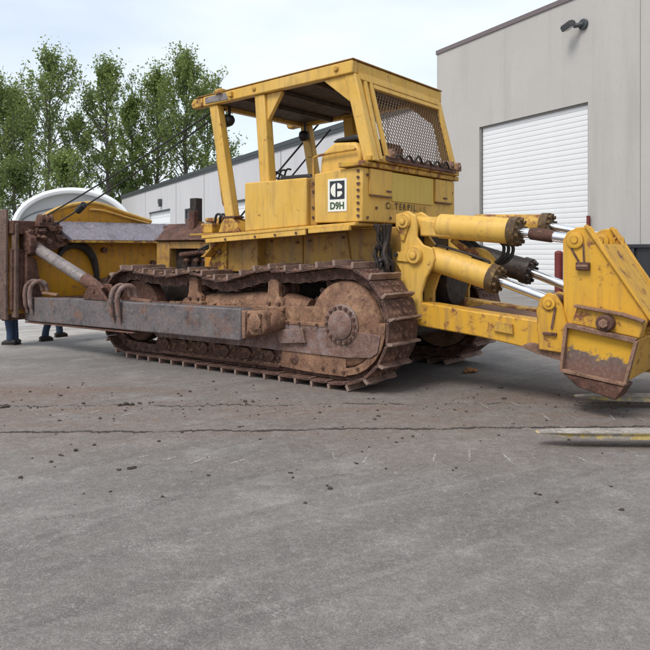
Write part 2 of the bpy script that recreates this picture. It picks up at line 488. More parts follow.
# ------------------------------------------------------------------ earth clods
def lump(mb, c, r, flat=0.6, seed=0):
    rd = random.Random(seed)
    n, m = 6, 4
    vs = [(c[0], c[1], c[2]+r*flat)]
    for j in range(1, m):
        ph = math.pi*j/m
        for k in range(n):
            a = 2*math.pi*(k+0.5*(j % 2))/n; q = r*rd.uniform(0.65, 1.2)
            vs.append((c[0]+q*math.sin(ph)*math.cos(a), c[1]+q*math.sin(ph)*math.sin(a), c[2]+q*flat*math.cos(ph)))
    vs.append((c[0], c[1], c[2]-r*flat))
    fs = [(0, 1+k, 1+(k+1) % n) for k in range(n)]
    for j in range(m-2):
        for k in range(n):
            a, b = 1+j*n+k, 1+j*n+(k+1) % n
            fs.append((a, a+n, b+n, b))
    e = len(vs)-1; o0 = 1+(m-2)*n
    fs += [(e, o0+(k+1) % n, o0+k) for k in range(n)]
    mb.add(vs, fs)
cl = MB(); k = 0
spots = [(5, 407, .05), (2, 408, .04), (84, 494, .012), (76, 451, .035), (62, 456, .02), (130, 469, .03), (120, 470, .018), (84, 404, .03), (126, 405, .05), (140, 404, .03), (150, 403, .02),
         (190, 392, .04), (178, 394, .025), (245, 402, .04), (253, 402, .03), (286, 413, .02), (240, 427, .02), (330, 489, .028), (327, 486, .015), (293, 478, .02), (289, 473, .018), (297, 470, .015), (386, 469, .018),
         (540, 495, .02), (505, 399, .03), (499, 388, .03), (20, 478, .02), (111, 492, .014), (75, 505, .01), (68, 388, .03), (30, 392, .03), (60, 396, .025), (55, 467, .012), (356, 440, .012), (362, 452, .015), (612, 487, .012), (480, 441, .012), (357, 464, .02), (178, 437, .012)]
for (px, py, r) in spots:
    X, Y = gp(px, py)
    for q in range(random.choice((1, 2, 3))):
        lump(cl, (X+random.uniform(-1, 1)*r*1.3*(q > 0), Y+random.uniform(-1, 1)*r*(q > 0), r*0.2), r*random.uniform(.5, 1)*0.8, 0.55, k); k += 1
for i in range(260):
    X = random.uniform(-4.5, 3.5); Y = random.gauss(7.1, 0.55) if i % 3 else random.uniform(4.3, 8.5)
    lump(cl, (X, Y, 0.003), random.choice((.006, .008, .010, .014, .018)), 0.6, k); k += 1
o = cl.build('earth_clods', 'clod'); tag(o, 'small dark clods of earth strewn over the asphalt', 'dirt', None, 'stuff')
cl = MB(); X, Y = gp(470, 373)
lump(cl, (X, Y, .035), .07, .55, 5); lump(cl, (X+.06, Y+.02, .03), .05, .6, 9); lump(cl, (X-.06, Y-.01, .025), .045, .6, 3)
o = cl.build('clay_lump', 'clod_orange'); tag(o, 'orange brown lump of clay on the asphalt behind the bulldozer track', 'clay lump')

# ------------------------------------------------------------------ buildings
BX, BY = 8.949, 27.0
BROT = math.atan2(-0.885, 0.466)
def stucco(name, a, b, stain):
    s = NT(name)
    c = s.mix(s.ramp(s.noise(0.25, 6, 0.6), 0.3, 0.7), a, b)
    c = s.mix(s.ramp(s.noise(0.8, 6, 0.65, s.vec((1.2, 1.2, 0.12))), 0.50, 0.72, 0, 0.5), c, stain)
    c = s.mix(s.ramp(s.noise(6, 5, 0.7), 0.5, 0.75, 0, 0.25), c, stain)
    s.bump(s.noise(25, 6, 0.7), 0.15, 0.02)
    return s.fin(c, 0.9, 0, 0.2)
M['stucco'] = stucco('grey_render', (0.435, 0.412, 0.388), (0.485, 0.460, 0.435), (0.345, 0.325, 0.305))
M['stucco_far'] = stucco('pale_grey_render', (0.50, 0.495, 0.505), (0.54, 0.535, 0.545), (0.44, 0.435, 0.445))
M['coping'] = plain('dark_metal_coping', (0.17, 0.135, 0.13), 0.5, 0.2, 0.15)
M['coping_far'] = plain('dark_green_coping', (0.055, 0.06, 0.062), 0.5, 0.3, 0.15)
M['door_white'] = plain('white_door_slats', (0.74, 0.74, 0.74), 0.45, 0, 0.05, 1.5, 0.02)
M['door_far'] = plain('white_far_door', (0.78, 0.79, 0.80), 0.5, 0, 0.04, 1.0, 0)
M['reveal'] = plain('door_reveal', (0.20, 0.19, 0.18), 0.7)
M['fixture'] = plain('dark_grey_fixture', (0.07, 0.075, 0.08), 0.45, 0.3)
M['red'] = plain('dark_red_post_paint', (0.15, 0.022, 0.018), 0.6, 0, 0.3)
M['skip'] = plain('black_skip_paint', (0.022, 0.023, 0.027), 0.5, 0, 0.3)
M['win'] = plain('window_glass', (0.06, 0.07, 0.08), 0.1, 0, 0.1, 2, 0)

near = empty('warehouse', (BX, BY, 0), BROT)
tag(near, 'tall grey rendered warehouse with white slatted roller door', 'building')
H1, DX0, DX1, DH = 11.0, -4.55, 1.50, 7.04
w = MB()
w.box(-7.62, DX0, 0, 0.4, 0, H1); w.box(DX1, 26, 0, 0.4, 0, H1); w.box(DX0, DX1, 0, 0.4, DH, H1)
w.build('wall', 'stucco', near)
w = MB(); w.box(-7.62, -7.22, 0.402, 24, 0, H1); w.box(25.6, 26, 0.402, 24, 0, H1); w.box(-7.2, 25.58, 23.6, 24, 0, H1)
w.build('side_wall', 'stucco', near)
w = MB(); w.box(-7.5, 25.9, 0.1, 23.9, H1-0.35, H1-0.05); w.build('roof', 'coping', near)
w = MB(); w.box(-7.66, 26.1, -0.05, 0.5, H1, H1+0.20)
w.build('coping', 'coping', near, 0.01)
w = MB()
for jx in (3.72, 9.7, 16.6): w.box(jx-0.012, jx+0.012, -0.004, 0.02, 0, H1-0.18)
w.build('joint', 'reveal', near)
w = MB(); w.box(DX0+.002, DX0+.07, 0.06, 0.30, 0, DH); w.box(DX1-.06, DX1-.002, 0.05, 0.30, 0, DH); w.box(DX0+.10, DX1-.06, 0.06, 0.30, DH-0.07, DH-.002)
w.build('door_frame', 'reveal', near, 0.01)
dr = empty('roller_door', parent=near)
SL = 0.2
sl = MB()
hw = (DX1-DX0)/2-0.075
sl.add([(-hw, 0.0, 0.007), (hw, 0.0, 0.007), (hw, 0.02, 0.002), (-hw, 0.02, 0.002),
        (-hw, -0.012, SL*0.55), (hw, -0.012, SL*0.55), (-hw, 0.0, SL-0.008), (hw, 0.0, SL-0.008), (-hw, 0.02, SL-0.002), (hw, 0.02, SL-0.002)],
       [(3, 2, 1, 0), (0, 1, 5, 4), (4, 5, 7, 6), (6, 7, 9, 8), (8, 9, 2, 3)])
slm = sl.mesh('slat', 'door_white')
for k in range(35):
    o = link_mesh('slat', slm, dr)
    o.location = ((DX0+DX1)/2+0.02, 0.15, 0.02+k*SL)
w = MB(); w.box(DX0+.1, DX1-.06, 0.19, 0.24, 0, DH-0.1); w.build('backing', 'door_white', dr)

fl = empty('wall_floodlight', (0, 0, 0), 0)
fl.location = Matrix.Rotation(BROT, 4, 'Z') @ Vector((1.22, 0, 0)) + Vector((BX, BY, 9.62)); fl.rotation_euler = (0, 0, BROT)
tag(fl, 'dark grey floodlight high on the warehouse wall above the door', 'floodlight')
w = MB(); w.cyl((0.10, -0.10, 0.30), (0.10, -0.004, 0.30), 0.20, n=24); w.build('mounting_plate', 'fixture', fl, 0.015)
w = MB(); w.cyl((0.08, -0.08, 0.30), (-0.10, -0.32, 0.26), 0.09, n=12); w.build('knuckle', 'fixture', fl)
w = MB()
hm = Matrix.Translation((-0.14, -0.42, 0.24)) @ Matrix.Rotation(R(-16), 4, 'Y') @ Matrix.Rotation(R(20), 4, 'X')
w.box(-0.30, 0.14, -0.20, 0.16, -0.03, 0.15, hm)
for k in range(5): w.box(-0.27+k*0.09, -0.25+k*0.09, -0.17, 0.13, 0.15, 0.20, hm)
w.build('housing', 'fixture', fl, 0.015)
w = MB(); w.box(-0.27, 0.11, -0.17, 0.13, -0.05, -0.032, hm); w.build('lens', 'lens', fl)

farb = empty('far_warehouse', (BX, BY, 0), BROT)
tag(farb, 'long low pale warehouse with dark roof edge behind the bulldozer', 'building')
H2 = 8.95
ops = [(-64.5, -55.3, 0, 6.1), (-49.9, -47.9, 4.4, 5.75), (-37.0, -31.0, 0, 5.7), (-22, -16, 0, 5.7)]
w = MB()
xs = sorted([-80.5, -7.70]+[x for o in ops for x in o[:2]])
for a, b in zip(xs[:-1], xs[1:]):
    op = [o for o in ops if o[0] <= a and b <= o[1]]
    if op:
        z0, z1 = op[0][2:]
        w.box(a, b, 0.02, 0.4, z1, H2)
        if z0 > 0: w.box(a, b, 0.02, 0.4, 0, z0)
    else: w.box(a, b, 0.02, 0.4, 0, H2)
w.build('wall', 'stucco_far', farb)
w = MB(); w.box(-80.5, -80.1, 0.402, 22, 0, H2); w.box(-80.05, -7.75, 21.6, 22, 0, H2); w.build('side_wall', 'stucco_far', farb)
w = MB(); w.box(-80.4, -7.75, 0.1, 21.9, H2-0.3, H2-0.05); w.build('roof', 'coping_far', farb)
w = MB(); w.box(-80.7, -7.72, -0.10, 0.45, H2, H2+0.30); w.box(-80.7, -7.72, -0.07, 0.017, H2-0.22, H2); w.build('coping', 'coping_far', farb)
for (a, b, z0, z1) in ops:
    if z0 == 0:
        d = empty('door', parent=farb)
        w = MB(); w.box(a, b, 0.22, 0.28, 0, z1); w.build('panel', 'door_far', d)
        w = MB()
        for k in range(1, 8): w.box(a, b, 0.215, 0.225, k*z1/8-0.01, k*z1/8+0.01)
        w.box(a, b, -0.03, 0.2, z1-0.16, z1-.003); w.build('trim', 'coping_far', d)
    else:
        d = empty('window', parent=farb)
        w = MB(); w.box(a, b, 0.2, 0.24, z0, z1); w.build('pane', 'win', d)
        w = MB(); w.box(a, b, 0.1, 0.25, z1-.18, z1-.003); w.box(a, a+.12, 0.1, 0.25, z0, z1-.18); w.box(b-.12, b, 0.1, .25, z0, z1-.18); w.build('frame', 'coping_far', d)
w = MB()
for jx in (-12, -26, -43.5, -53, -66.5): w.box(jx-.04, jx+.04, 0.005, 0.03, 0, H2-.25)
w.build('joint', 'reveal', farb)
w = MB(); w.box(-59.2, -58.6, -0.35, 0.015, 6.85, 7.35); w.prism([(-59.2, 6.85), (-58.6, 6.85), (-58.7, 6.5), (-59.1, 6.5)], -0.3, 0.01); w.build('wall_lamp', 'fixture', farb, 0.02)

def bpt(x, y, z=0): return Matrix.Rotation(BROT, 4, 'Z') @ Vector((x, y, 0)) + Vector((BX, BY, z))
rb = empty('bollard', bpt(0.95, -0.9), BROT); tag(rb, 'thick dark red steel bollard in front of the white roller door', 'bollard')
w = MB(); w.cyl((0, 0, 0), (0, 0, 1.5), .15, n=20); w.tube([(0, 0, 1.5), (0, 0, 1.55), (0, 0, 1.58)], [.15, .12, .05], 20); w.build('post', 'red', rb)
w = MB(); w.cyl((0, 0, 0), (0, 0, .05), .24, n=20); w.build('base', 'reveal', rb)
rb = empty('door_guard_post', bpt(1.62, -0.12), BROT); tag(rb, 'thin dark red post beside the right jamb of the roller door', 'guard post')
w = MB(); w.box(-.05, .05, -.05, .05, 0, 2.85); w.build('post', 'red', rb, .008)
w = MB(); w.box(-.09, .09, -.09, .09, 0, .02); w.build('base', 'red', rb)
# black skip standing against the warehouse wall
sk = empty('skip', bpt(4.9, -1.0), BROT); tag(sk, 'black steel skip against the warehouse wall behind the ripper', 'skip')
w = MB()
w.prism([(-2.1, 0.15), (2.1, 0.15), (2.4, 1.72), (-2.4, 1.72)], -.8, .85); w.build('hull', 'skip', sk, .02)
w = MB()
for k in range(7): w.box(-1.95+k*.65-.05, -1.95+k*.65+.05, -.88, -.8, .15, 1.66)
w.build('rib', 'skip', sk, .01)
w = MB(); w.box(-2.47, 2.47, -.9, .92, 1.66, 1.78); w.build('rim', 'skip', sk, .02)
w = MB(); w.box(-1.9, -1.6, -.7, .7, 0, .15); w.box(1.6, 1.9, -.7, .7, 0, .15); w.build('skid', 'skip', sk)

# ------------------------------------------------------------------ hoop shelter
M['fabric'] = plain('grey_tarpaulin', (0.44, 0.445, 0.45), 0.6, 0, 0.12, 0.6, 0)
M['fabric_white'] = plain('white_tarpaulin', (0.80, 0.81, 0.82), 0.5, 0, 0.04, 0.6, 0)
M['pipe'] = plain('shelter_pipe', (0.15, 0.155, 0.16), 0.5, 0.4)
hs = empty('hoop_shelter', (-14.35, 40, 0), R(19)); tag(hs, 'white rimmed hoop shelter with grey tarpaulin behind the blade', 'shelter')
def arch(rw, h, z0, n=28): return [(-rw*math.cos(math.pi*k/n), z0+h*math.sin(math.pi*k/n)) for k in range(n+1)]
HW, HH, HZ = 3.12, 2.15, 2.85
a = arch(HW, HH, HZ)
w = MB(); w.tube([(x, 0, z) for x, z in [(-HW, 0)]+a+[(HW, 0)]], 0.17, 8); w.build('rim', 'fabric_white', hs)
w = MB()
a2 = [(-HW+.05, 0)]+arch(HW-.05, HH-.05, HZ)+[(HW-.05, 0)]
n = len(a2)
w.add([(x, 0.1, z) for x, z in a2]+[(x, 6, z) for x, z in a2], [(i, i+1, n+i+1, n+i) for i in range(n-1)]); w.build('cover', 'fabric_white', hs)
w = MB()
a3 = [(-HW+.1, 2.75)]+arch(HW-.1, HH-.1, HZ)[1:-1]+[(HW-.1, 2.75)]
w.prism(a3, 0.35, 0.40); w.build('end_panel', 'fabric', hs)
w = MB(); w.prism(a2[:], 5.9, 5.96); w.build('back_panel', 'fabric_white', hs)
w = MB()
for q in (0.3, 0.62):
    w.tube([(x*1.0, 0.31, 2.75+(z-2.75)*q) for x, z in arch(HW-.15, HH-.15, HZ)], 0.03, 6)
w.build('hoop_pipe', 'pipe', hs)

# ------------------------------------------------------------------ trees
def leaf_material(name, a, b):
    s = NT(name)
    n1 = s.noise(0.35, 3); n2 = s.noise(3.0, 3)
    c = s.mix(s.ramp(n1, 0.35, 0.65), a, b)
    c = s.mix(s.ramp(n2, 0.4, 0.7, 0, 0.6), c, tuple(x*0.7 for x in a))
    s.fin(c, 0.6, 0, 0.3)
    tr = s.n('ShaderNodeBsdfTranslucent'); s.l(c, tr.inputs[0])
    ms = s.n('ShaderNodeMixShader'); ms.inputs[0].default_value = 0.45
    s.l(s.b.outputs[0], ms.inputs[1]); s.l(tr.outputs[0], ms.inputs[2]); s.l(ms.outputs[0], s.out.inputs[0])
    return s.m
M['leaf'] = leaf_material('poplar_leaf', (0.175, 0.245, 0.070), (0.29, 0.35, 0.105))
M['leaf_dark'] = leaf_material('dark_leaf', (0.15, 0.215, 0.068), (0.25, 0.31, 0.10))
M['bark'] = plain('poplar_bark', (0.085, 0.075, 0.065), 0.9, 0, 0.3, 2)

def make_tree(px, topy, dep, halfw, crown0, leafmat, label, seed, density=1.0, name='poplar_tree', lean=0.0):
    rd = np.random.default_rng(seed)
    X = (px-325)*dep/700; k = dep/700
    Ht = 1.6+(250-topy)*k; Wd = halfw*k*1.12; z0 = 1.6+(250-crown0)*k
    root = empty(name, (X, dep, 0)); tag(root, label, 'tree', 'poplars behind the yard' if name == 'poplar_tree' else 'bushes behind the yard')
    tb = MB(); tips = []
    nseg = 8
    tp = [Vector((lean*(i/nseg)**2*Wd+rd.normal(0, .12)*(i > 0), rd.normal(0, .12)*(i > 0), Ht*0.97*i/nseg)) for i in range(nseg+1)]
    r0 = 0.012*Ht+.05
    tb.tube(tp, [r0*(1-i/(nseg+.6))+.015 for i in range(nseg+1)], 7)
    def trunk_at(z):
        t = min(max(z/(Ht*.97)*nseg, 0), nseg-1e-4); i = int(t)
        return tp[i].lerp(tp[i+1], t-i)
    nb = int(44*density)
    for b in range(nb):
        f = (b+rd.random())/nb
        z = z0*0.85+(Ht*.96-z0*0.85)*f**0.9
        prof = (0.35+0.65*math.sin(math.pi*min(1, (f*.82+.16))**0.9))*(1-0.78*f**2.6)
        L = Wd*prof*rd.uniform(0.5, 1.2)*1.9
        az = rd.uniform(0, 2*math.pi); up = rd.uniform(0.45, 1.1)+.6*f
        st = trunk_at(z); pts = [st]; d = Vector((math.cos(az), math.sin(az), up*0.7)).normalized()
        for q in range(4):
            d = (d+Vector((rd.normal(0, .14), rd.normal(0, .14), 0.16))).normalized()
            pts.append(pts[-1]+d*L/3.6)
        rb_ = r0*0.22*(1-f*.6)+.02
        tb.tube(pts, [rb_*(1-.2*q) for q in range(5)], 5, False)
        for q in range(int(7)):
            t = rd.uniform(0.25, 1.0)*4; i = min(int(t), 3)
            base = pts[i].lerp(pts[i+1], t-i)
            dd = Vector((rd.normal(0, .5), rd.normal(0, .5), rd.uniform(.6, 1.7))).normalized()
            ln = rd.uniform(.3, 1.15)*max(Wd*0.48, .6)
            e = base+dd*ln
            tb.tube([base, base.lerp(e, .5), e], [.03, .022, .01], 3, False)
            tips.append((base.lerp(e, .6), dd, ln))
    for q in range(9):
        tips.append((Vector((tp[-1].x+rd.normal(0, .25), rd.normal(0, .25), Ht*rd.uniform(.88, .98))), Vector((rd.normal(0, .2), rd.normal(0, .2), 1)).normalized(), 1.5))
    tb.build('trunk', 'bark', root)
    V_, F_ = [], []
    per = int(27*density)
    C = np.array([list(t[0]) for t in tips]); Dv = np.array([list(t[1]) for t in tips]); Ln = np.array([t[2] for t in tips])
    n = len(tips)*per
    C = np.repeat(C, per, 0); Dv = np.repeat(Dv, per, 0); Ln = np.repeat(Ln, per)
    cen = C+Dv*(rd.uniform(-.75, .75, n)*Ln)[:, None]+rd.normal(0, 1, (n, 3))*(0.10*Ln+.10)[:, None]
    a = rd.normal(0, 1, (n, 3)); a[:, 2] += 0.4; a /= np.linalg.norm(a, axis=1)[:, None]
    b = np.cross(a, rd.normal(0, 1, (n, 3))); b /= np.linalg.norm(b, axis=1)[:, None]+1e-9
    sz = rd.uniform(.09, .25, n)[:, None]*(dep/100)
    vs = np.stack([cen-a*sz, cen+b*sz*.62, cen+a*sz, cen-b*sz*.62], 1).reshape(-1, 3)
    me = bpy.data.meshes.new('crown')
    me.vertices.add(4*n); me.vertices.foreach_set('co', vs.ravel())
    me.loops.add(4*n); me.loops.foreach_set('vertex_index', np.arange(4*n, dtype=np.int32))
    me.polygons.add(n); me.polygons.foreach_set('loop_start', np.arange(0, 4*n, 4, dtype=np.int32))
    me.update(calc_edges=True); me.validate()
    me.materials.append(M[leafmat])
    link_mesh('crown', me, root)

make_tree(-8, 84, 102, 32, 195, 'leaf', 'leafy poplar cut off by the left edge of the picture', 1)
make_tree(14, 92, 110, 24, 185, 'leaf_dark', 'dark poplar between the left edge and the tallest left poplar', 2)
make_tree(48, 57, 100, 30, 175, 'leaf', 'tall open poplar with bare trunk, highest tree above the hoop shelter', 3, 1.0, lean=.1)
make_tree(31, 112, 118, 24, 205, 'leaf_dark', 'thin dark poplar low behind the tall open poplar', 4, .8)
make_tree(78, 118, 112, 20, 200, 'leaf_dark', 'short sparse poplar in the gap between the two tall left poplars', 5, .8)
make_tree(107, 63, 104, 25, 185, 'leaf', 'narrow tall poplar in the middle of the row', 6)
make_tree(132, 98, 116, 20, 205, 'leaf', 'lower poplar between the narrow tall poplar and the broad one', 7, .9)
make_tree(157, 74, 118, 26, 205, 'leaf', 'left half of the broad poplar pair above the far roof', 8, 1.1)
make_tree(186, 57, 112, 31, 195, 'leaf', 'broad full poplar rising over the far roof beside the cab', 9, 1.25)
make_tree(208, 92, 122, 22, 205, 'leaf', 'poplar whose leaves show past the front cab post', 10, .9)
make_tree(66, 160, 92, 20, 215, 'leaf', 'low bright green bush above the hoop shelter', 12, .9, 'bush')
make_tree(14, 172, 96, 24, 235, 'leaf_dark', 'low dark bush at the left behind the blade end', 13, .9, 'bush')
make_tree(118, 172, 112, 18, 235, 'leaf_dark', 'low dark bush at the far end of the pale warehouse', 14, .9, 'bush')
make_tree(-22, 165, 98, 24, 240, 'leaf', 'low bush at the left border of the picture', 15, .8, 'bush')
for i, (px, ty, dp) in enumerate(((145, 158, 125), (152, 150, 127), (138, 163, 124))):
    kk = dp/700; t = MB(); hh = 1.6+(250-ty)*kk
    t.tube([(0, 0, 0), (.2, 0, hh*.4), (-.1, .1, hh*.8), (.2, 0, hh)], [.16, .12, .07, .02], 6)
    for q in range(7):
        z = hh*(.45+.07*q); sgn = 1 if q % 2 else -1
        t.tube([(0.1, 0, z), (sgn*.9, .2, z+1.3), (sgn*1.2, .3, z+2.2)], [.05, .03, .01], 4, False)
    root = empty('bare_tree', ((px-325)*kk, dp, 0)); t.build('trunk', 'bark', root)
    tag(root, ('leafless young tree between the broad poplar and the low one', 'tallest leafless sapling over the far roof', 'short leafless sapling at the end of the far roof')[i], 'tree', 'bare saplings')

# ================================================================== BULLDOZER
DZ = empty('bulldozer', (1.0424, 9.1054, 0), math.atan2(0.61394, -0.78935))
tag(DZ, 'old yellow tracked bulldozer with roofed cab, front blade and rear ripper', 'bulldozer')
# local axes: x forwards (towards the blade), y to the machine's left (towards the camera), z up

# ---- tracks
def track_path():
    pts = []
    def arc(cx, cz, r, a0, a1, n):
        for k in range(n+1):
            a = R(a0+(a1-a0)*k/n); pts.append(Vector((cx+r*math.cos(a), 0, cz+r*math.sin(a))))
    rs = 0.655
    arc(0, .745, rs, 90, 270, 20)                       # round the sprocket, top to bottom
    for x in (0.6, 1.2, 1.8, 2.4, 3.0, 3.5): pts.append(Vector((x, 0, .09)))
    arc(3.90, .70, .60, -88, 85, 18)                    # round the front idler
    for x, z in ((3.62, 1.262), (3.35, 1.235), (3.0, 1.215), (2.75, 1.262), (2.5, 1.285), (2.2, 1.215), (1.9, 1.190), (1.55, 1.255), (1.25, 1.335), (1.05, 1.345), (.75, 1.325), (.4, 1.37)):
        pts.append(Vector((x, 0, z)))
    return pts
PATH = track_path()
def resample(P, N):
    n = len(P); seg = [(P[(i+1) % n]-P[i]).length for i in range(n)]; tot = sum(seg); out = []
    for k in range(N):
        d = (k+.35)*tot/N; i = 0
        while d > seg[i]: d -= seg[i]; i += 1
        out.append(P[i].lerp(P[(i+1) % n], d/seg[i]))
    return out, tot
_, TOT = resample(PATH, 10)
NSH = round(TOT/0.252)
SH, _ = resample(PATH, NSH)
def shoe_mesh():
    m = MB()
    # plate with turned-down rear lip, long axis y
    prof = [(-.125, -.012), (.118, 0), (.118, .026), (-.095, .028), (-.128, .016)]
    m.prism(prof, -.31, .31)
    return m
shoe_me = shoe_mesh().mesh('track_shoe', 'track')
gr = MB()
n = 9; vs = []
for i in range(n):
    y = -.31+.62*i/(n-1); hgt = .088+random.uniform(-.006, .006); bend = random.uniform(-.004, .004)
    vs += [(.088, y, .024), (.124, y, .024), (.116+bend, y, hgt), (.094+bend, y, hgt)]
fs = [(0, 1, 2, 3), tuple(4*(n-1)+q for q in (3, 2, 1, 0))]
for i in range(n-1):
    for q in range(4): fs.append((4*i+q, 4*i+(q+1) % 4, 4*i+4+(q+1) % 4, 4*i+4+q))
gr.add(vs, fs); grouser_me = gr.mesh('grouser', 'track_worn')
bo = MB()
for y in (-.16, -.07, .07, .16):
    for x in (-.05, .04): bo.cyl((x, y, .026), (x, y, .042), .017, n=6)
bolt_me = bo.mesh('shoe_bolts', 'rust')
# link (pair of rails) inside the shoe
lk = MB()
for y in (-.13, .13):
    lk.prism([(-.15, -.02), (-.13, -.125), (-.05, -.14), (.05, -.125), (.13, -.14), (.15, -.09), (.13, -.012)], y-.03, y+.03)
lk.cyl((.12, -.17, -.07), (.12, .17, -.07), .04, n=10)
link_me = lk.mesh('chain_link', 'track')
def build_track(side):
    tr = empty('track', parent=DZ); tr['label'] = 'rusty crawler track, near side' if side > 0 else 'rusty crawler track, far side'
    N = len(SH)
    rr = random.Random(3)
    for i, p in enumerate(SH):
        a, b = SH[i-1], SH[(i+1) % N]
        t = (b-a).normalized()              # travel direction: over the sprocket top->rear->bottom->front
        outn = Vector((0, 1, 0)).cross(t)   # candidate outward
        c = Vector((1.8, 0, .72))
        ctr = Vector((min(max(p.x, 0.0), 3.88), 0, .72))
        if outn.dot(p-ctr) < 0: outn = -outn
        yv = outn.cross(t)
        m = Matrix(((t.x, yv.x, outn.x, p.x), (t.y, yv.y, outn.y, side*1.15), (t.z, yv.z, outn.z, p.z), (0, 0, 0, 1)))
        m = m @ Matrix.Rotation(rr.uniform(-.03, .03), 4, 'Y') @ Matrix.Translation((0, 0, rr.uniform(-.004, .004)))
        o = link_mesh('track_shoe', shoe_me, tr, m); bv = o.modifiers.new('bevel', 'BEVEL'); bv.width = .005; bv.segments = 1; bv.limit_method = 'ANGLE'
        m2 = m
        link_mesh('grouser', grouser_me, tr, m2)
        link_mesh('shoe_bolts', bolt_me, tr, m2)['kind'] = 'stuff'
        link_mesh('chain_link', link_me, tr, m2)
    return tr
build_track(1); build_track(-1)

# ---- track frames
def build_frame(s):
    fr = empty('track_frame', parent=DZ); fr['label'] = 'mud caked roller frame of the near track' if s > 0 else 'roller frame of the far track'
    yo = s*1.36; yi = s*0.98
    m = MB(); m.prism([(.30, .46), (3.35, .44), (3.45, .56), (3.35, .80), (1.3, .90), (.30, .93)], yi, yo); m.build('side_beam', 'frame_mud', fr, .012)
    m = MB(); m.prism([(-.49, .46), (-.40, .40), (-.05, .37), (1.5, .37), (3.3, .36), (3.4, .44), (3.3, .66), (.55, .70), (.30, .715), (-.53, .66)], s*1.378, s*1.392); m.build('side_plate', 'frame_grey', fr, .006)
    m = MB(); m.prism([(.02, .13), (3.25, .11), (3.4, .2), (3.35, .34), (.9, .345), (.85, .36), (.02, .36)], s*1.30, s*1.335); m.build('roller_guard', 'rust', fr, .008)
    # roller guard ledge with ragged lower edge
    m = MB(); m.prism([(.95, .155), (3.2, .135), (3.2, .175), (.95, .195)], s*1.337, s*1.40); m.build('guard_ledge', 'rust', fr, .006)
    # rear guard that follows the sprocket
    g1 = [(.92, .40), (.95, .17), (.40, .145), (-.05, .15)]
    g1 += [(-.585*math.cos(R(a)), .745+.585*math.sin(R(a))) for a in (-85, -70, -55, -40, -25, -10, 5)]
    g1 = [(x, z) for x, z in g1]
    g2 = [(-.50*math.cos(R(a)), .745+.50*math.sin(R(a))) for a in (5, -10, -25, -40, -55, -70, -85)]
    m = MB(); m.prism(g1+g2+[(-.05, .36), (.5, .38)], s*1.34, s*1.375); m.build('sprocket_guard', 'frame_mud', fr, .006)
    # final drive case and hub
    m = MB()
    prof = [(.50, .95), (.50, 1.30), (.485, 1.33), (.46, 1.345), (.30, 1.375), (.28, 1.38)]
    m.lathe_y(0, .745, [(r, s*y) for r, y in prof], 48); m.build('final_drive_case', 'frame_mud', fr)
    m = MB(); m.lathe_y(0, .745, [(.235, s*1.36), (.235, s*1.40), (.22, s*1.41)], 40); m.build('hub_flange', 'frame_grey', fr)
    m = MB(); m.lathe_y(0, .745, [(.165, s*1.40), (.165, s*1.43), (.14, s*1.445), (.05, s*1.45)], 32); m.build('hub_cap', 'frame_grey', fr)
    bm_ = MB(); bm_.cyl((0, 0, 0), (0, s*.028, 0), .021, n=6); bme = bm_.mesh('hub_bolt', 'rust')
    for k in range(16):
        a = 2*math.pi*k/16
        link_mesh('hub_bolt', bme, fr, Matrix.Translation((.20*math.cos(a), s*1.405, .745+.20*math.sin(a))))
    # sprocket teeth
    m = MB(); tt = []
    for k in range(27):
        for da, r in ((-.35, .545), (-.14, .60), (.14, .60), (.35, .545)):
            a = 2*math.pi*(k+da)/27; tt.append((r*math.cos(a), .745+r*math.sin(a)))
    m.prism(tt, s*1.12, s*1.19); m.build('sprocket', 'rust', fr)
    # ridge on the side plate with cap screws
    m = MB(); m.box(.24, 1.25, min(s*1.362, s*1.40), max(s*1.362, s*1.40), .70, .745); m.build('plate_rail', 'frame_mud', fr, .006)
    sc = MB(); sc.cyl((0, 0, 0), (0, s*.025, 0), .02, n=6); scm = sc.mesh('cap_screw', 'rust')
    for x in (.35, .62, .80, 1.1): link_mesh('cap_screw', scm, fr, Matrix.Translation((x, s*1.40, .722)))
    for x, z in ((-.22, .26), (-.02, .20), (.12, .21), (.28, .22), (.70, .25)): link_mesh('cap_screw', scm, fr, Matrix.Translation((x, s*1.373, z)))
    # track rollers
    ro = MB(); ro.lathe_y(0, 0, [(.10, -.19), (.13, -.17), (.13, -.10), (.10, -.08), (.10, .08), (.13, .10), (.13, .17), (.05, .19)], 20)
    rom = ro.mesh('track_roller', 'track')
    for k in range(7): link_mesh('track_roller', rom, fr, Matrix.Translation((.55+.43*k, s*1.15, .31)))
    # roller end collars, half hidden by mud
    rc = MB(); rc.lathe_y(0, 0, [(.065, 0), (.065, s*.05), (.045, s*.06), (.02, s*.062)], 14); rcm = rc.mesh('roller_collar', 'rust')
    for k in range(7): link_mesh('roller_collar', rcm, fr, Matrix.Translation((.72+.40*k, s*1.335, .285)))
    # front idler
    m = MB(); m.lathe_y(3.90, .70, [(.06, s*.98), (.30, s*1.0), (.43, s*1.03), (.46, s*1.06), (.46, s*1.24), (.43, s*1.27), (.30, s*1.25), (.12, s*1.30), (.1, s*1.34)], 40); m.build('idler', 'rust', fr)
    m = MB(); m.prism([(3.2, .5), (4.05, .56), (4.14, .70), (4.05, .84), (3.2, .86)], s*1.30, s*1.35); m.build('idler_bracket', 'rust', fr, .01)
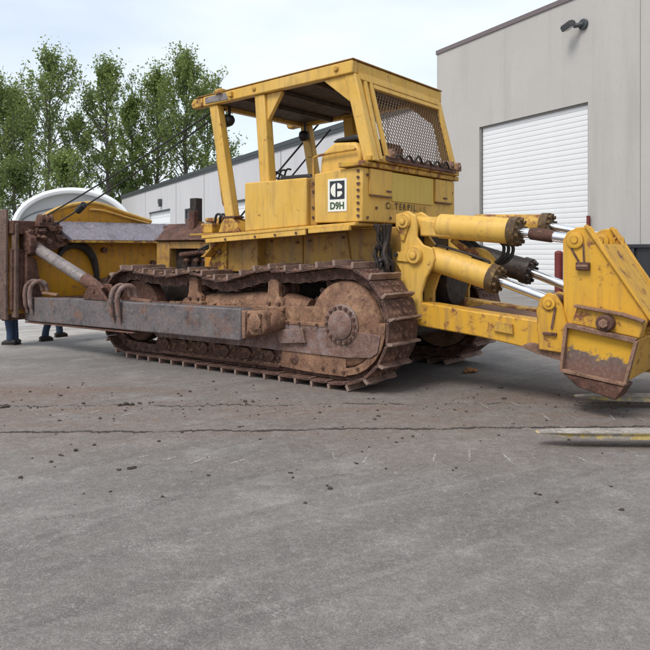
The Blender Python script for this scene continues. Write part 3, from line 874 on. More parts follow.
    # carrier roller stands
    for u in (1.08, 2.55):
        c = MB()
        c.prism([(u-.17, .86), (u+.15, .86), (u+.12, .98), (u+.10, 1.02), (u+.085, 1.20), (u+.05, 1.235), (u-.05, 1.235), (u-.085, 1.20), (u-.09, 1.02), (u-.14, .98)], s*1.27, s*1.36)
        c.box(u-.2, u+.18, min(s*1.0, s*1.4), max(s*1.0, s*1.4), .845, .90)
        c.build('carrier_stand', 'frame_mud', fr, .012)
        c = MB(); c.lathe_y(u, 1.10, [(.06, s*.95), (.105, s*.97), (.105, s*1.05), (.08, s*1.07), (.08, s*1.18), (.105, s*1.2), (.105, s*1.262)], 20); c.build('carrier_roller', 'track', fr)
        for dx in (-.1, .06):
            c = MB(); c.cyl((u+dx, s*1.36, .935), (u+dx, s*1.395, .935), .025, n=6); c.build('stand_bolt', 'rust', fr)
    # recoil housing lumps on top
    m = MB(); m.tube([(.62, s*1.15, .88), (.9, s*1.15, .90), (1.4, s*1.15, .90), (2.3, s*1.15, .86), (2.9, s*1.15, .82)], [.12, .16, .17, .15, .11], 16); m.build('recoil_housing', 'frame_mud', fr)
    # caked earth
    dd = MB(); rd = random.Random(8+s)
    for k in range(130):
        x = rd.uniform(.4, 3.3)
        lump(dd, (x, s*rd.uniform(1.02, 1.34), .90-.03*max(0, x-1.3)), rd.uniform(.012, .05), .55, k)
    for k in range(120):
        x = rd.uniform(.95, 3.2); lump(dd, (x, s*rd.uniform(1.335, 1.39), .20-.01*x), rd.uniform(.01, .03), .7, 300+k)
    for k in range(90):
        x = rd.uniform(.7, 3.3); lump(dd, (x, s*rd.uniform(1.335, 1.35), rd.uniform(.22, .35)), rd.uniform(.012, .035), .9, 600+k)
    o = dd.build('caked_earth', 'dirt', fr); o['kind'] = 'stuff'
build_frame(1); build_frame(-1)

# earth and stones lying on the upper run of the tracks
for s in (1, -1):
    dd = MB(); rd = random.Random(50+s)
    for k in range(420):
        p = PATH[rd.randrange(len(PATH)-9, len(PATH))] if k % 2 else PATH[rd.randrange(len(PATH)-12, len(PATH)-3)]
        lump(dd, (p.x+rd.uniform(-.15, .15), s*rd.uniform(.87, 1.43), p.z+.03), rd.uniform(.012, .045), .6, k)
    o = dd.build('loose_earth', 'dirt', DZ); o['kind'] = 'stuff'

# ---- hull between the tracks
m = MB(); m.prism([(-.42, 1.22), (2.25, 1.20), (2.25, 1.80), (-.35, 1.88), (-.42, 1.6)], -.72, .72); m.build('main_case', 'yellow_dirty', DZ, .015)
m = MB(); m.prism([(-.42, .55), (2.25, .50), (2.25, 1.195), (-.42, 1.215)], -.66, .66); m.build('belly_case', 'grease', DZ, .015)  # black colour paints in the shade under the machine, below the yellow case
m = MB(); m.prism([(2.26, .5), (4.35, .6), (4.42, .9), (4.42, 1.15), (2.26, 1.15)], -.55, .55); m.build('engine_block', 'grease', DZ, .02)
# seams, ribs and dust covers on the case side
pl = empty('case_side_plate', parent=DZ)
for s in (1, -1):
    m = MB(); m.prism([(.30, 1.22), (1.05, 1.20), (1.05, 1.80), (.40, 1.83)], s*.722, s*.75); m.build('cover', 'yellow_dirty', pl, .006)
    m = MB(); m.prism([(1.12, 1.20), (2.0, 1.18), (1.9, 1.60), (1.75, 1.79), (1.12, 1.80)], s*.722, s*.74); m.build('cover', 'yellow_dirty', pl, .006)
    sc = MB(); sc.cyl((0, 0, 0), (0, s*.02, 0), .018, n=6); scm = sc.mesh('bolt', 'rust')
    for x, z in ((.36, 1.3), (.98, 1.27), (.98, 1.72), (.44, 1.76), (1.2, 1.28), (1.85, 1.27), (1.2, 1.7), (1.66, 1.72)): link_mesh('bolt', scm, pl, Matrix.Translation((x, s*.75 if x < 1.1 else s*.74, z)))

# ---- fenders, side tanks
for s in (1, -1):
    fd = empty('fender', parent=DZ); fd['label'] = 'yellow fender deck on the near side' if s > 0 else 'yellow fender deck on the far side'
    m = MB(); m.prism([(-.05, 1.885), (.55, 1.86), (.68, 1.855), (2.58, 1.755), (2.58, 1.80), (.68, 1.895), (-.05, 1.925)], s*.60, s*1.19); m.build('deck_plate', 'yellow', fd, .008)
    m = MB(); m.prism([(.70, 1.785), (2.5, 1.695), (2.5, 1.753), (.70, 1.853)], s*1.16, s*1.188); m.build('edge_flange', 'yellow', fd, .005)
    m = MB(); m.prism([(.02, 1.83), (.64, 1.80), (.64, 1.856), (.02, 1.884)], s*1.165, s*1.215); m.build('step_flange', 'yellow', fd, .006)
    sc = MB(); sc.cyl((0, 0, 0), (0, s*.015, 0), .017, n=8); scm = sc.mesh('bolt', 'rust')
    for x in (.85, 1.2, 1.55, 2.1): link_mesh('bolt', scm, fd, Matrix.Translation((x, s*1.187, 1.818-.053*(x-.7))))
    tk = empty('side_tank', parent=DZ); tk['label'] = 'plain yellow box tank below the cab opening' if s > 0 else 'yellow box tank on the far side'
    m = MB(); m.prism([(.72, 1.90), (1.78, 1.845), (1.78, 2.49), (.72, 2.495)], s*.70, s*1.15); m.build('shell', 'yellow', tk, .018, 3)
    m = MB(); m.box(.60, .715, min(s*.7, s*1.085), max(s*.7, s*1.085), 1.905, 2.50); m.build('joint_strip', 'yellow_dirty', tk, .008)
    bo = MB(); bo.cyl((0, 0, 0), (0, s*.014, 0), .02, n=8); bom = bo.mesh('bolt', 'rust')
    for z in (2.0, 2.12, 2.32, 2.42): link_mesh('bolt', bom, tk, Matrix.Translation((.657, s*1.084, z)))
    m = MB(); m.prism([(2.52, 1.80), (2.52, 1.62), (2.70, 1.50), (2.62, 1.50), (2.40, 1.68), (2.40, 1.80)], s*.68, s*1.10); m.build('fender_gusset', 'yellow_worn', fd, .006)

# floor deck in front of the side tank, cluttered with valves and hoses
m = MB(); m.box(1.8, 2.9, -1.12, 1.12, 1.80, 1.835); m.build('floor_deck', 'yellow_dirty', DZ, .006)
m = MB(); m.box(1.78, 2.35, -.9, .9, 1.30, 1.80); m.build('deck_support', 'yellow_dirty', DZ, .01)
for y in (.62, -.92):
    m = MB(); m.prism([(2.36, 1.30), (2.75, 1.32), (2.62, 1.62), (2.36, 1.75)], y, y+.3); m.build('deck_bracket', 'yellow_worn', DZ, .01)
hb = empty('hydraulic_valve', parent=DZ)
m = MB(); m.box(2.62, 2.86, .55, .95, 1.84, 1.98); m.box(2.70, 2.80, .62, .72, 1.98, 2.06); m.build('valve_body', 'yellow_worn', hb, .015)
m = MB()
for k in range(5):
    y = .5+.09*k
    m.tube(smooth_path([(2.66, y, 1.95), (2.60, y+.02, 2.10), (2.48, y+.03, 2.08), (2.42, y, 1.90), (2.55, y+.02, 1.72), (2.85, y-.03, 1.66), (3.05, y-.05, 1.60)], n=6), .018, 8)
m.build('hose', 'black', hb)
m = MB()
m.tube(smooth_path([(2.95, .80, 1.78), (2.75, .88, 1.72), (2.6, .92, 1.66), (2.45, .95, 1.55)], n=6), .03, 8); m.build('pipe', 'rust_light', hb)

# ---- rear tank with lettering
rt = empty('rear_tank', parent=DZ); rt['label'] = 'yellow rear tank with worn black lettering and a square badge'
m = MB(); m.prism([(-.12, 1.93), (.60, 1.93), (.60, 2.53), (-.06, 2.575), (-.12, 2.56)], -1.14, 1.14); m.build('shell', 'yellow', rt, .015, 3)
m = MB(); m.prism([(-.165, 2.575), (.20, 2.575), (.20, 2.64), (-.165, 2.64)], -1.19, 1.19); m.build('top_flange', 'yellow_worn', rt, .012)
m = MB(); m.box(-.135, -.121, -.50, .52, 2.20, 2.555); m.build('olive_patch', 'badge_patch', rt, .003)
for y0, y1 in ((.56, 1.0), (-1.0, -.56)):
    m = MB(); m.box(-.15, -.121, y0-.02, y1+.02, 2.25, 2.56); m.build('corner_plate', 'yellow', rt, .006)
    m = MB(); m.box(-.16, -.121, y0, y1, 2.235, 2.249); m.build('drip_strip', 'rust', rt)
m = MB()
for y in (.63, -.8):
    m.box(-.165, -.151, y-.05, y+.05, 2.30, 2.32)
m.build('latch', 'rust', rt)
rv = MB(); rv.cyl((0, 0, 0), (0, .016, 0), .019, n=8); rvm = rv.mesh('rivet', 'rust')
for k in range(8): link_mesh('rivet', rvm, rt, Matrix.Translation((-.06, 1.14, 2.0+k*.075)))
rv = MB(); rv.cyl((0, 0, 0), (-.016, 0, 0), .019, n=8); rvm = rv.mesh('rivet', 'rust')
for y, z in ((1.05, 1.98), (.86, 2.10), (.55, 1.99), (-.3, 2.02), (-.9, 2.02), (-1.05, 2.4), (1.05, 2.48)): link_mesh('rivet', rvm, rt, Matrix.Translation((-.12, y, z)))

def text_mesh(name, body, size, mat, parent, matrix, squeeze=1.0, bold=0.0):
    cu = bpy.data.curves.new(name, 'FONT'); cu.body = body; cu.size = size; cu.extrude = 0.0015; cu.align_x = 'CENTER'; cu.align_y = 'CENTER'
    cu.offset = bold; cu.resolution_u = 4
    tmp = bpy.data.objects.new(name, cu); col.objects.link(tmp)
    dg = bpy.context.evaluated_depsgraph_get()
    me = bpy.data.meshes.new_from_object(tmp.evaluated_get(dg))
    bpy.data.objects.remove(tmp); me.name = name
    me.materials.clear(); me.materials.append(M[mat])
    return link_mesh(name, me, parent, matrix @ Matrix.Diagonal((squeeze, 1, 1, 1)))
# on the rear face (outward -x): text right = -y, up = z
def rear_m(y, z): return Matrix(((0, 0, -1, -.1385), (-1, 0, 0, y), (0, 1, 0, z), (0, 0, 0, 1)))
M['black_worn'] = plain('worn_black_print', (0.028, 0.022, 0.016), 0.6, 0, 0.5, 60, 0)
M['ghost'] = plain('ghost_print', (0.44, 0.29, 0.07), 0.6, 0, 0.2, 40, 0)
for ch, y, mm in zip('CATERPILLAR', [.63, .53, .43, .335, .24, .14, .065, -.01, -.10, -.19, -.29], 'BGBBBBBBGGG'):
    text_mesh('letter', ch, .112, 'black_worn' if mm == 'B' else 'ghost', rt, rear_m(y, 2.135), .92, .002)
# badge on the near side panel (outward +y): text right = -x, up = z
bd = empty('badge', parent=DZ); bd['label'] = 'white decal with black square emblem and green letters'
m = MB(); m.box(.105, .385, 1.141, 1.147, 2.06, 2.45); m.build('plate', 'white_vinyl', bd)
m = MB(); m.box(.135, .355, 1.147, 1.1485, 2.205, 2.425); m.build('square', 'black_vinyl', bd)
def side_m(x, z): return Matrix(((-1, 0, 0, x), (0, 0, 1, 1.1490), (0, 1, 0, z), (0, 0, 0, 1)))
cxx, czz, rr_ = .245, 2.315, .083
cpts = [(cxx+rr_*math.cos(R(a)), czz+rr_*math.sin(R(a))) for a in range(25, 336, 12)]   # opening of the C to the front, mirrored below
cpts = [(2*cxx-x, z) for x, z in cpts]
m = MB()
half = [(cxx+.012+rr_*math.cos(R(a)), czz+rr_*math.sin(R(a))) for a in range(-82, 83, 10)]
half.insert(0, (cxx+.024, czz-rr_)); half.append((cxx+.024, czz+rr_))
m.prism(half, 1.1485, 1.1500)
for sg in (1, -1):
    q = [(cxx-.004+.0-rr_*math.sin(R(a)), czz+sg*rr_*math.cos(R(a))) for a in range(0, 66, 8)]
    q += [(cxx-.004-rr_*.75, czz+sg*.016), (cxx-.004, czz+sg*.016)]
    m.prism(q, 1.1485, 1.1500)
m.build('emblem', 'white_vinyl', bd)
text_mesh('letters', 'D9H', .115, 'green_vinyl', bd, side_m(.245, 2.125), .95, .004)

# ---- seat housing and controls inside the cab
st = empty('operator_seat', parent=DZ)
m = MB(); m.prism([(.02, 2.64), (.02, 2.80), (.10, 2.90), (.42, 2.92), (.62, 2.80), (.66, 2.50), (.21, 2.50), (.21, 2.64)], .35, .98); m.build('seat_shell', 'yellow', st, .04, 3)
m = MB(); m.tube(smooth_path([(.70, 1.03, 2.50), (.70, 1.03, 2.70), (.66, 1.03, 2.76), (.35, 1.03, 2.79), (.06, 1.03, 2.80)], n=6), .016, 8); m.build('rail', 'yellow_worn', st)
m = MB(); m.prism([(.05, 2.93), (.48, 2.93), (.40, 2.97), (.10, 3.0)], .36, .95); m.build('cushion', 'black', st, .02)
m = MB(); m.prism([(.20, 2.65), (.34, 2.65), (.30, 2.98), (.2, 2.98)], -.30, .24); m.build('backrest', 'rust', st, .03)
ct = empty('controls', parent=DZ)
m = MB(); m.prism([(2.0, 1.83), (2.35, 1.83), (2.30, 2.45), (2.10, 2.5)], -.6, .55); m.build('dash', 'grease', ct, .02)
m = MB()
for k, y in enumerate((.60, .68, .42, .30)):
    m.tube(smooth_path([(1.9, y, 1.84), (1.88, y, 2.3), (1.80, y, 2.62+.03*k), (1.70, y, 2.68+.02*k)], n=5), .014, 8)
m.build('lever', 'black', ct)
m = MB(); ring = [(1.75+.13*math.cos(a*.5), .45+.16*math.sin(a*.5), 2.55+.05*math.sin(a)) for a in [2*math.pi*q/12 for q in range(13)]]
m.tube([(1.70+.10*math.cos(2*math.pi*q/20), .55+.12*math.sin(2*math.pi*q/20), 2.62+.07*math.cos(2*math.pi*q/20)) for q in range(21)], .012, 6); m.build('hoop', 'black', ct)
m = MB(); m.prism([(.75, 2.50), (1.3, 2.50), (1.28, 2.56), (.8, 2.56)], .45, 1.0); m.build('armrest', 'black', ct, .015)

# ---- canopy
cp = empty('canopy', parent=DZ); cp['label'] = 'yellow roll over canopy on six posts with mesh rear screen'
ZR, ZF = 3.855, 3.755
def rz(u): return ZF+(ZR-ZF)*(2.72-u)/(2.72-.1)
m = MB(); m.prism([(.05, rz(.05)+.004), (2.78, rz(2.78)+.004), (2.78, rz(2.78)+.02), (.05, rz(.05)+.02)], -1.095, 1.095); m.build('roof_sheet', 'yellow_dirty', cp, .005)
m = MB(); m.prism([(.14, rz(.14)-.10), (2.62, rz(2.62)-.09), (2.62, rz(2.62)-.05), (.14, rz(.14)-.05)], -.97, .97); m.build('roof_lining', 'dark_under', cp)
for s in (1, -1):
    m = MB(); m.prism([(.06, rz(.06)-.155), (2.66, rz(2.66)-.135), (2.66, rz(2.66)), (.06, rz(.06))], s*.98, s*1.09); m.build('side_rail', 'yellow', cp, .014)
    m = MB(); m.prism([(2.662, rz(2.7)-.13), (2.86, rz(2.8)-.14), (2.90, rz(2.8)-.07), (2.84, rz(2.8)-.005), (2.662, rz(2.7)-.01)], s*.97, s*1.10); m.build('corner_lug', 'yellow_worn', cp, .015)
    m = MB(); m.prism([(2.14, rz(2.2)-.115), (2.60, rz(2.6)-.105), (2.60, rz(2.6)-.02), (2.2, rz(2.2)-.012)], s*1.091, s*1.10); m.build('scuffed_plate', 'tube_grey', cp, .003)
m = MB(); m.box(2.56, 2.66, -.978, .978, rz(2.6)-.14, rz(2.6)-.004); m.build('front_rail', 'yellow', cp, .012)
m = MB(); m.box(.06, .17, -.978, .978, rz(.1)-.15, rz(.1)-.004); m.build('rear_rail', 'yellow', cp, .012)
for u in (.75, 1.35, 1.95):
    m = MB(); m.box(u-.03, u+.03, -.975, .975, rz(u)-.16, rz(u)-.101); m.build('roof_bow', 'dark_under', cp, .006)
def post(p0, p1, du, dy, s):
    m = MB(); vs = []
    for (u, z) in (p0, p1):
        for a, b in ((-1, 0), (1, 0), (1, 1), (-1, 1)): vs.append((u+a*du/2, s*(1.06-b*dy), z))
    m.add(vs, [(0, 1, 2, 3), (7, 6, 5, 4), (0, 4, 5, 1), (1, 5, 6, 2), (2, 6, 7, 3), (3, 7, 4, 0)])
    return m
for s in (1, -1):
    post((2.13, 1.90), (2.48, rz(2.48)-.137), .165, .13, s).build('post', 'yellow', cp, .014)
    post((1.50, 2.49), (1.60, rz(1.6)-.146), .175, .14, s).build('post', 'yellow', cp, .014)
    post((-.15, 2.64), (.13, rz(.13)-.152), .16, .12, s).build('post', 'yellow', cp, .014)
    m = MB(); m.prism([(1.69, rz(1.7)-.147), (1.98, rz(1.98)-.143), (1.98, rz(1.98)-.165), (1.72, 3.34), (1.67, 3.3)], s*.96, s*1.0) if False else m.prism([(1.50, rz(1.5)-.149), (1.24, rz(1.24)-.15), (1.24, rz(1.24)-.175), (1.48, 3.30), (1.49, 3.28)], s*.96, s*1.02); m.build('gusset', 'yellow', cp, .006)
    m = MB(); m.prism([(.20, rz(.2)-.152), (.52, rz(.52)-.153), (.50, rz(.5)-.185), (.14, 3.38), (.12, 3.36)], s*.97, s*1.05); m.build('gusset', 'yellow', cp, .006)
    # base shoe of the front post
    m = MB(); m.prism([(1.92, 1.84), (2.34, 1.84), (2.27, 1.98), (2.22, 2.03), (2.06, 2.03), (1.98, 1.96)], s*.88, s*1.10); m.build('post_shoe', 'yellow_worn', cp, .012)
    m = MB(); m.box(2.03, 2.27, min(s*.9, s*1.085), max(s*.9, s*1.085), 2.035, 2.065); m.build('weld_band', 'rust', cp, .006)
    # lamp under the roof beside the front post
    m = MB()
    m.tube([(2.45, s*.84, 3.43), (2.44, s*.84, 3.43), (2.37, s*.84, 3.435), (2.33, s*.84, 3.44), (2.31, s*.84, 3.44)], [.07, .085, .082, .06, .03], 18); m.build('work_lamp', 'black', cp)
    m = MB(); m.bar((2.38, s*.84, 3.50), (2.38, s*.84, 3.64), .03, .03, (1, 0, 0)); m.build('lamp_bracket', 'black', cp)
# grab handle on the front post
m = MB(); m.tube(smooth_path([(2.36, 1.0, 2.92), (2.46, 1.0, 2.90), (2.44, 1.0, 2.80), (2.36, 1.0, 2.35), (2.32, 1.0, 2.22), (2.22, 1.0, 2.20)], n=6), .016, 8); m.build('grab_handle', 'yellow_worn', cp)
# roof clutter
m = MB(); m.box(2.25, 2.38, 1.0, 1.13, rz(2.3)-.02, rz(2.3)+.05); m.box(2.05, 2.12, 1.05, 1.13, rz(2.1)-.1, rz(2.1)-.03); m.cyl((1.66, 1.09, 3.73), (1.66, 1.11, 3.73), .03, n=10); m.cyl((.3, 1.09, 3.78), (.3, 1.115, 3.78), .035, n=10); m.build('bracket', 'yellow_worn', cp, .008)
# rear screen: plane from (u .08, z 3.70) down to (u -.19, z 2.66)
def scr(y, t, off=0.0):   # t 0 = top, 1 = bottom
    u = .07+(-.205-.07)*t; z = 3.70+(2.66-3.70)*t
    nx, nz_ = -.967, .256
    return Vector((u+nx*off, y, z+nz_*off))
def scr_bar(y0, t0, y1, t1, w, d, name, mat, off=0.0):
    m = MB(); m.bar(scr(y0, t0, off), scr(y1, t1, off), w, d, (-.967, 0, .256)); return m.build(name, mat, cp, .006)
scr_bar(.86, 0, .90, 1, .07, .05, 'screen_frame', 'yellow')
scr_bar(.74, .03, .74, .97, .06, .045, 'screen_frame', 'yellow', .005)
scr_bar(-.96, 0, -.98, 1, .09, .05, 'screen_frame', 'yellow')
scr_bar(.97, .02, -1.0, .02, .10, .05, 'screen_frame', 'yellow', .003)
scr_bar(.70, .105, -.92, .105, .06, .05, 'screen_frame', 'yellow', .007)
scr_bar(.80, .97, -1.0, .97, .07, .05, 'screen_frame', 'rust', .003)
scr_bar(.815, 0.03, .835, .97, .025, .02, 'screen_gap_strip', 'rust', -.02)
mw = MB()
y0, y1, t0, t1 = -.92, .71, .10, .965
Wd, Hd = y1-y0, (t1-t0)*1.076
cw, ch = .062, .042
nx_ = int(Wd/cw); nz_ = int(Hd/ch)
def mp_(y, z): return scr(y0+y, t0+z/1.076, -.005)
for j in range(nz_+1):
    # each strand zigzags between two rows
    pts = []
    for i in range(2*nx_+1):
        zz = j*ch+(0.5*ch if (i+j) % 2 else -0.5*ch)*0.92
        pts.append(mp_(i*Wd/(2*nx_), min(max(zz, 0), Hd)))
    mw.tube(pts, .0068, 4, False)
o = mw.build('mesh_screen', 'mesh_wire', cp); o['kind'] = 'stuff'
m = MB(); m.box(-.205, -.13, -1.12, 1.10, 2.641, 2.705); m.build('screen_sill', 'yellow_worn', cp, .01)
# junk on the ledge under the screen: winch motor, hoses, shackles
lg = empty('ledge_gear', parent=DZ); lg['label'] = 'rusty control linkage and fittings on the rear ledge'
m = MB(); m.box(.0, .16, .08, .46, 2.64, 2.95); m.cyl((.06, .46, 2.80), (.06, .54, 2.80), .10, n=14); m.box(-.05, .1, -.1, .6, 2.64, 2.74); m.build('linkage_box', 'rust', lg, .02)
m = MB()
for k in range(4): m.tube(smooth_path([(-.1, .62-.05*k, 2.66), (-.13, .60-.05*k, 2.80), (-.05, .52-.05*k, 2.86), (.05, .45, 2.78)], n=6), .016, 6)
for k in range(3): m.tube(smooth_path([(-.12, -.6-.1*k, 2.66), (-.17, -.62-.1*k, 2.76+.02*k), (-.15, -.70-.1*k, 2.80), (-.13, -.74-.1*k, 2.66)], n=6), .018, 6)
m.build('hose', 'rust_light', lg)
m = MB(); m.tube([(-.1, -.25, 2.67), (-.12, .3, 2.68), (-.10, .55, 2.67)], .04, 10); m.build('shaft', 'grease', lg)
m = MB()
for y in (.95, .80): m.cyl((-.17, y, 2.66), (-.17, y, 2.72), .045, n=10)
m.box(-.22, -.12, .72, 1.05, 2.64, 2.68)
m.build('hinge', 'yellow_worn', lg, .008)
for y in (-1.06, -.86, .66):
    m = MB(); m.prismx([(y-.07, 2.706), (y+.07, 2.706), (y+.05, 2.80), (y-.03, 2.83), (y-.06, 2.78)], -.24, -.14); m.cyl((-.26, y, 2.76), (-.12, y, 2.76), .03, n=8); m.build('clamp', 'rust_light', lg, .01)
m = MB()
for k in range(6):
    y0_ = .62-.24*k; m.tube(smooth_path([(-.22, y0_, 2.71), (-.25, y0_-.06, 2.75+.02*(k % 3)), (-.24, y0_-.16, 2.73), (-.20, y0_-.24, 2.72)], n=5), .014, 6)
m.build('air_line', 'grease', lg)

# ---- hood and radiator guard
hd = empty('hood', parent=DZ); hd['label'] = 'low engine hood with brown worn top'
m = MB(); m.prismx([(-.56, 1.76), (-.50, 1.79), (-.24, 2.03), (.24, 2.03), (.50, 1.79), (.56, 1.76), (.50, 1.735), (-.50, 1.735)], 2.6, 4.42); m.build('hood_top', 'rust', hd, .012)
m = MB(); m.prismx([(-.50, 1.15), (.50, 1.15), (.50, 1.733), (-.50, 1.733)], 4.10, 4.42); m.build('radiator_guard', 'yellow_dirty', hd, .02)
for s in (1, -1):
    m = MB(); m.box(2.65, 4.098, min(s*.46, s*.49), max(s*.46, s*.49), 1.62, 1.733); m.build('side_panel', 'yellow_dirty', hd, .006)
    m = MB(); m.box(3.0, 3.30, min(s*.44, s*.47), max(s*.44, s*.47), 1.16, 1.62); m.build('side_panel', 'yellow_blade', hd, .006)
m = MB(); m.box(2.6, 4.1, -.36, .36, 1.15, 1.6); m.build('engine', 'grease', hd, .02)
m = MB()
for k in range(5): m.cyl((2.9+.22*k, .36, 1.45), (2.9+.22*k, .45, 1.40), .05, n=10)
m.tube([(2.8, .42, 1.55), (3.4, .43, 1.57), (3.9, .42, 1.52)], .045, 10); m.build('manifold', 'rust', hd)
ex = empty('exhaust_stack', parent=DZ)
m = MB(); m.box(3.68, 3.81, .25, .35, 1.88, 2.22); m.build('lower_box', 'rust', ex, .01)
m = MB(); m.box(3.80, 3.95, .06, .20, 1.98, 2.44); m.build('upper_box', 'grease', ex, .01)
m = MB(); m.cyl((3.87, .13, 2.032), (3.87, .13, 2.06), .12, n=14); m.build('collar', 'yellow_worn', ex)
m = MB(); m.box(3.12, 3.42, -.35, .36, 2.031, 2.10); m.build('precleaner', 'yellow_worn', hd, .02)

# ---- push arms, braces, blade
for s in (1, -1):
    pa = empty('push_arm', parent=DZ); pa['label'] = 'long grey box section push arm beside the near track' if s > 0 else 'push arm beside the far track'
    m = MB(); m.prism([(1.26, .495), (4.0, .46), (6.25, .43), (6.25, .82), (4.6, .86), (1.26, .885)], s*1.52, s*1.75); m.build('beam', 'steel_arm', pa, .018, 3)
    m = MB(); m.prism([(3.35, .452), (6.2, .425), (6.2, .405), (3.35, .432)], s*1.50, s*1.77); m.build('bottom_strip', 'rust', pa, .004)
    m = MB(); m.prism([(1.20, .53), (1.258, .51), (1.258, .87), (1.20, .85)], s*1.54, s*1.735); m.build('end_band', 'rust_light', pa, .008)
    # trunnion socket
    m = MB(); m.prism([(.88, .66), (.94, .59), (1.20, .55), (1.20, .86), (.98, .88), (.90, .84)], s*1.55, s*1.72); m.build('trunnion_cap', 'frame_mud', pa, .03, 3)
    m = MB(); m.lathe_y(.98, .735, [(.13, s*1.38), (.14, s*1.42), (.13, s*1.56), (.11, s*1.60), (.10, s*1.61)], 28); m.build('trunnion_ball', 'frame_mud', pa)
    m = MB(); m.lathe_y(1.03, .74, [(.10, s*1.72), (.10, s*1.755), (.08, s*1.765)], 20); m.build('cap_disc', 'frame_mud', pa)
    bo = MB(); bo.cyl((0, 0, 0), (0, s*.03, 0), .025, n=6); bom = bo.mesh('cap_bolt', 'rust')
    for x, z in ((1.15, .60), (1.15, .81), (.95, .65), (.95, .82)): link_mesh('cap_bolt', bom, pa, Matrix.Translation((x, s*1.72, z)))
    m = MB(); m.prism([(.5, .50), (.9, .46), (1.0, .62), (.55, .66)], s*1.386, s*1.44); m.build('trunnion_base', 'frame_grey', pa, .008)
    # paired lifting hooks
    for u in (3.68, 6.02):
        for du in (-.075, .075):
            m = MB()
            hk = smooth_path([(u+du+.02, s*1.772, .58), (u+du+.03, s*1.80, .72), (u+du+.03, s*1.81, .90), (u+du, s*1.79, 1.03), (u+du-.03, s*1.70, 1.09), (u+du-.06, s*1.60, 1.05), (u+du-.07, s*1.56, .93)], n=5)
            m.tube(hk, [.024]*4+[.037]*(len(hk)-8)+[.032]*4, 10); m.build('lifting_hook', 'frame_grey', pa)
        m = MB(); m.bar((u-.1, s*1.62, .90), (u-.55, s*1.62, .885), .05, .04); m.build('hook_bar', 'rust_light', pa, .006)
    # clevis for the brace
    m = MB()
    for dy in (-.11, .11):
        yy = s*(1.63+dy)
        m.prism([(3.95, .86), (4.55, .86), (4.50, .98), (4.36, 1.09), (4.22, 1.09), (4.05, .95)], yy-.022, yy+.022)
    m.build('brace_clevis', 'rust', pa, .008)
    m = MB(); m.cyl((4.29, s*1.48, 1.01), (4.29, s*1.78, 1.01), .04, n=14); m.build('pin', 'rust', pa)
    br = empty('blade_brace', parent=DZ); br['label'] = 'grey tubular blade brace sloping from blade to push arm' if s > 0 else 'far side blade brace'
    A = Vector((6.28, s*1.60, 1.68)); B = Vector((4.29, s*1.63, 1.01)); d = (B-A).normalized()
    m = MB(); m.tube([A+d*.15, A+d*.22, B-d*.55, B-d*.5, B-d*.42], [.085, .095, .095, .08, .075], 18); m.build('tube', 'tube_grey', br)
    m = MB(); m.tube([B-d*.43, B-d*.36, B-d*.1, B+d*.06], [.10, .10, .085, .06], 14); m.build('lower_eye', 'rust', br)
    m = MB(); m.tube([A-d*.12, A-d*.02, A+d*.10, A+d*.20], [.08, .14, .15, .10], 14); m.build('upper_collar', 'rust_light', br)

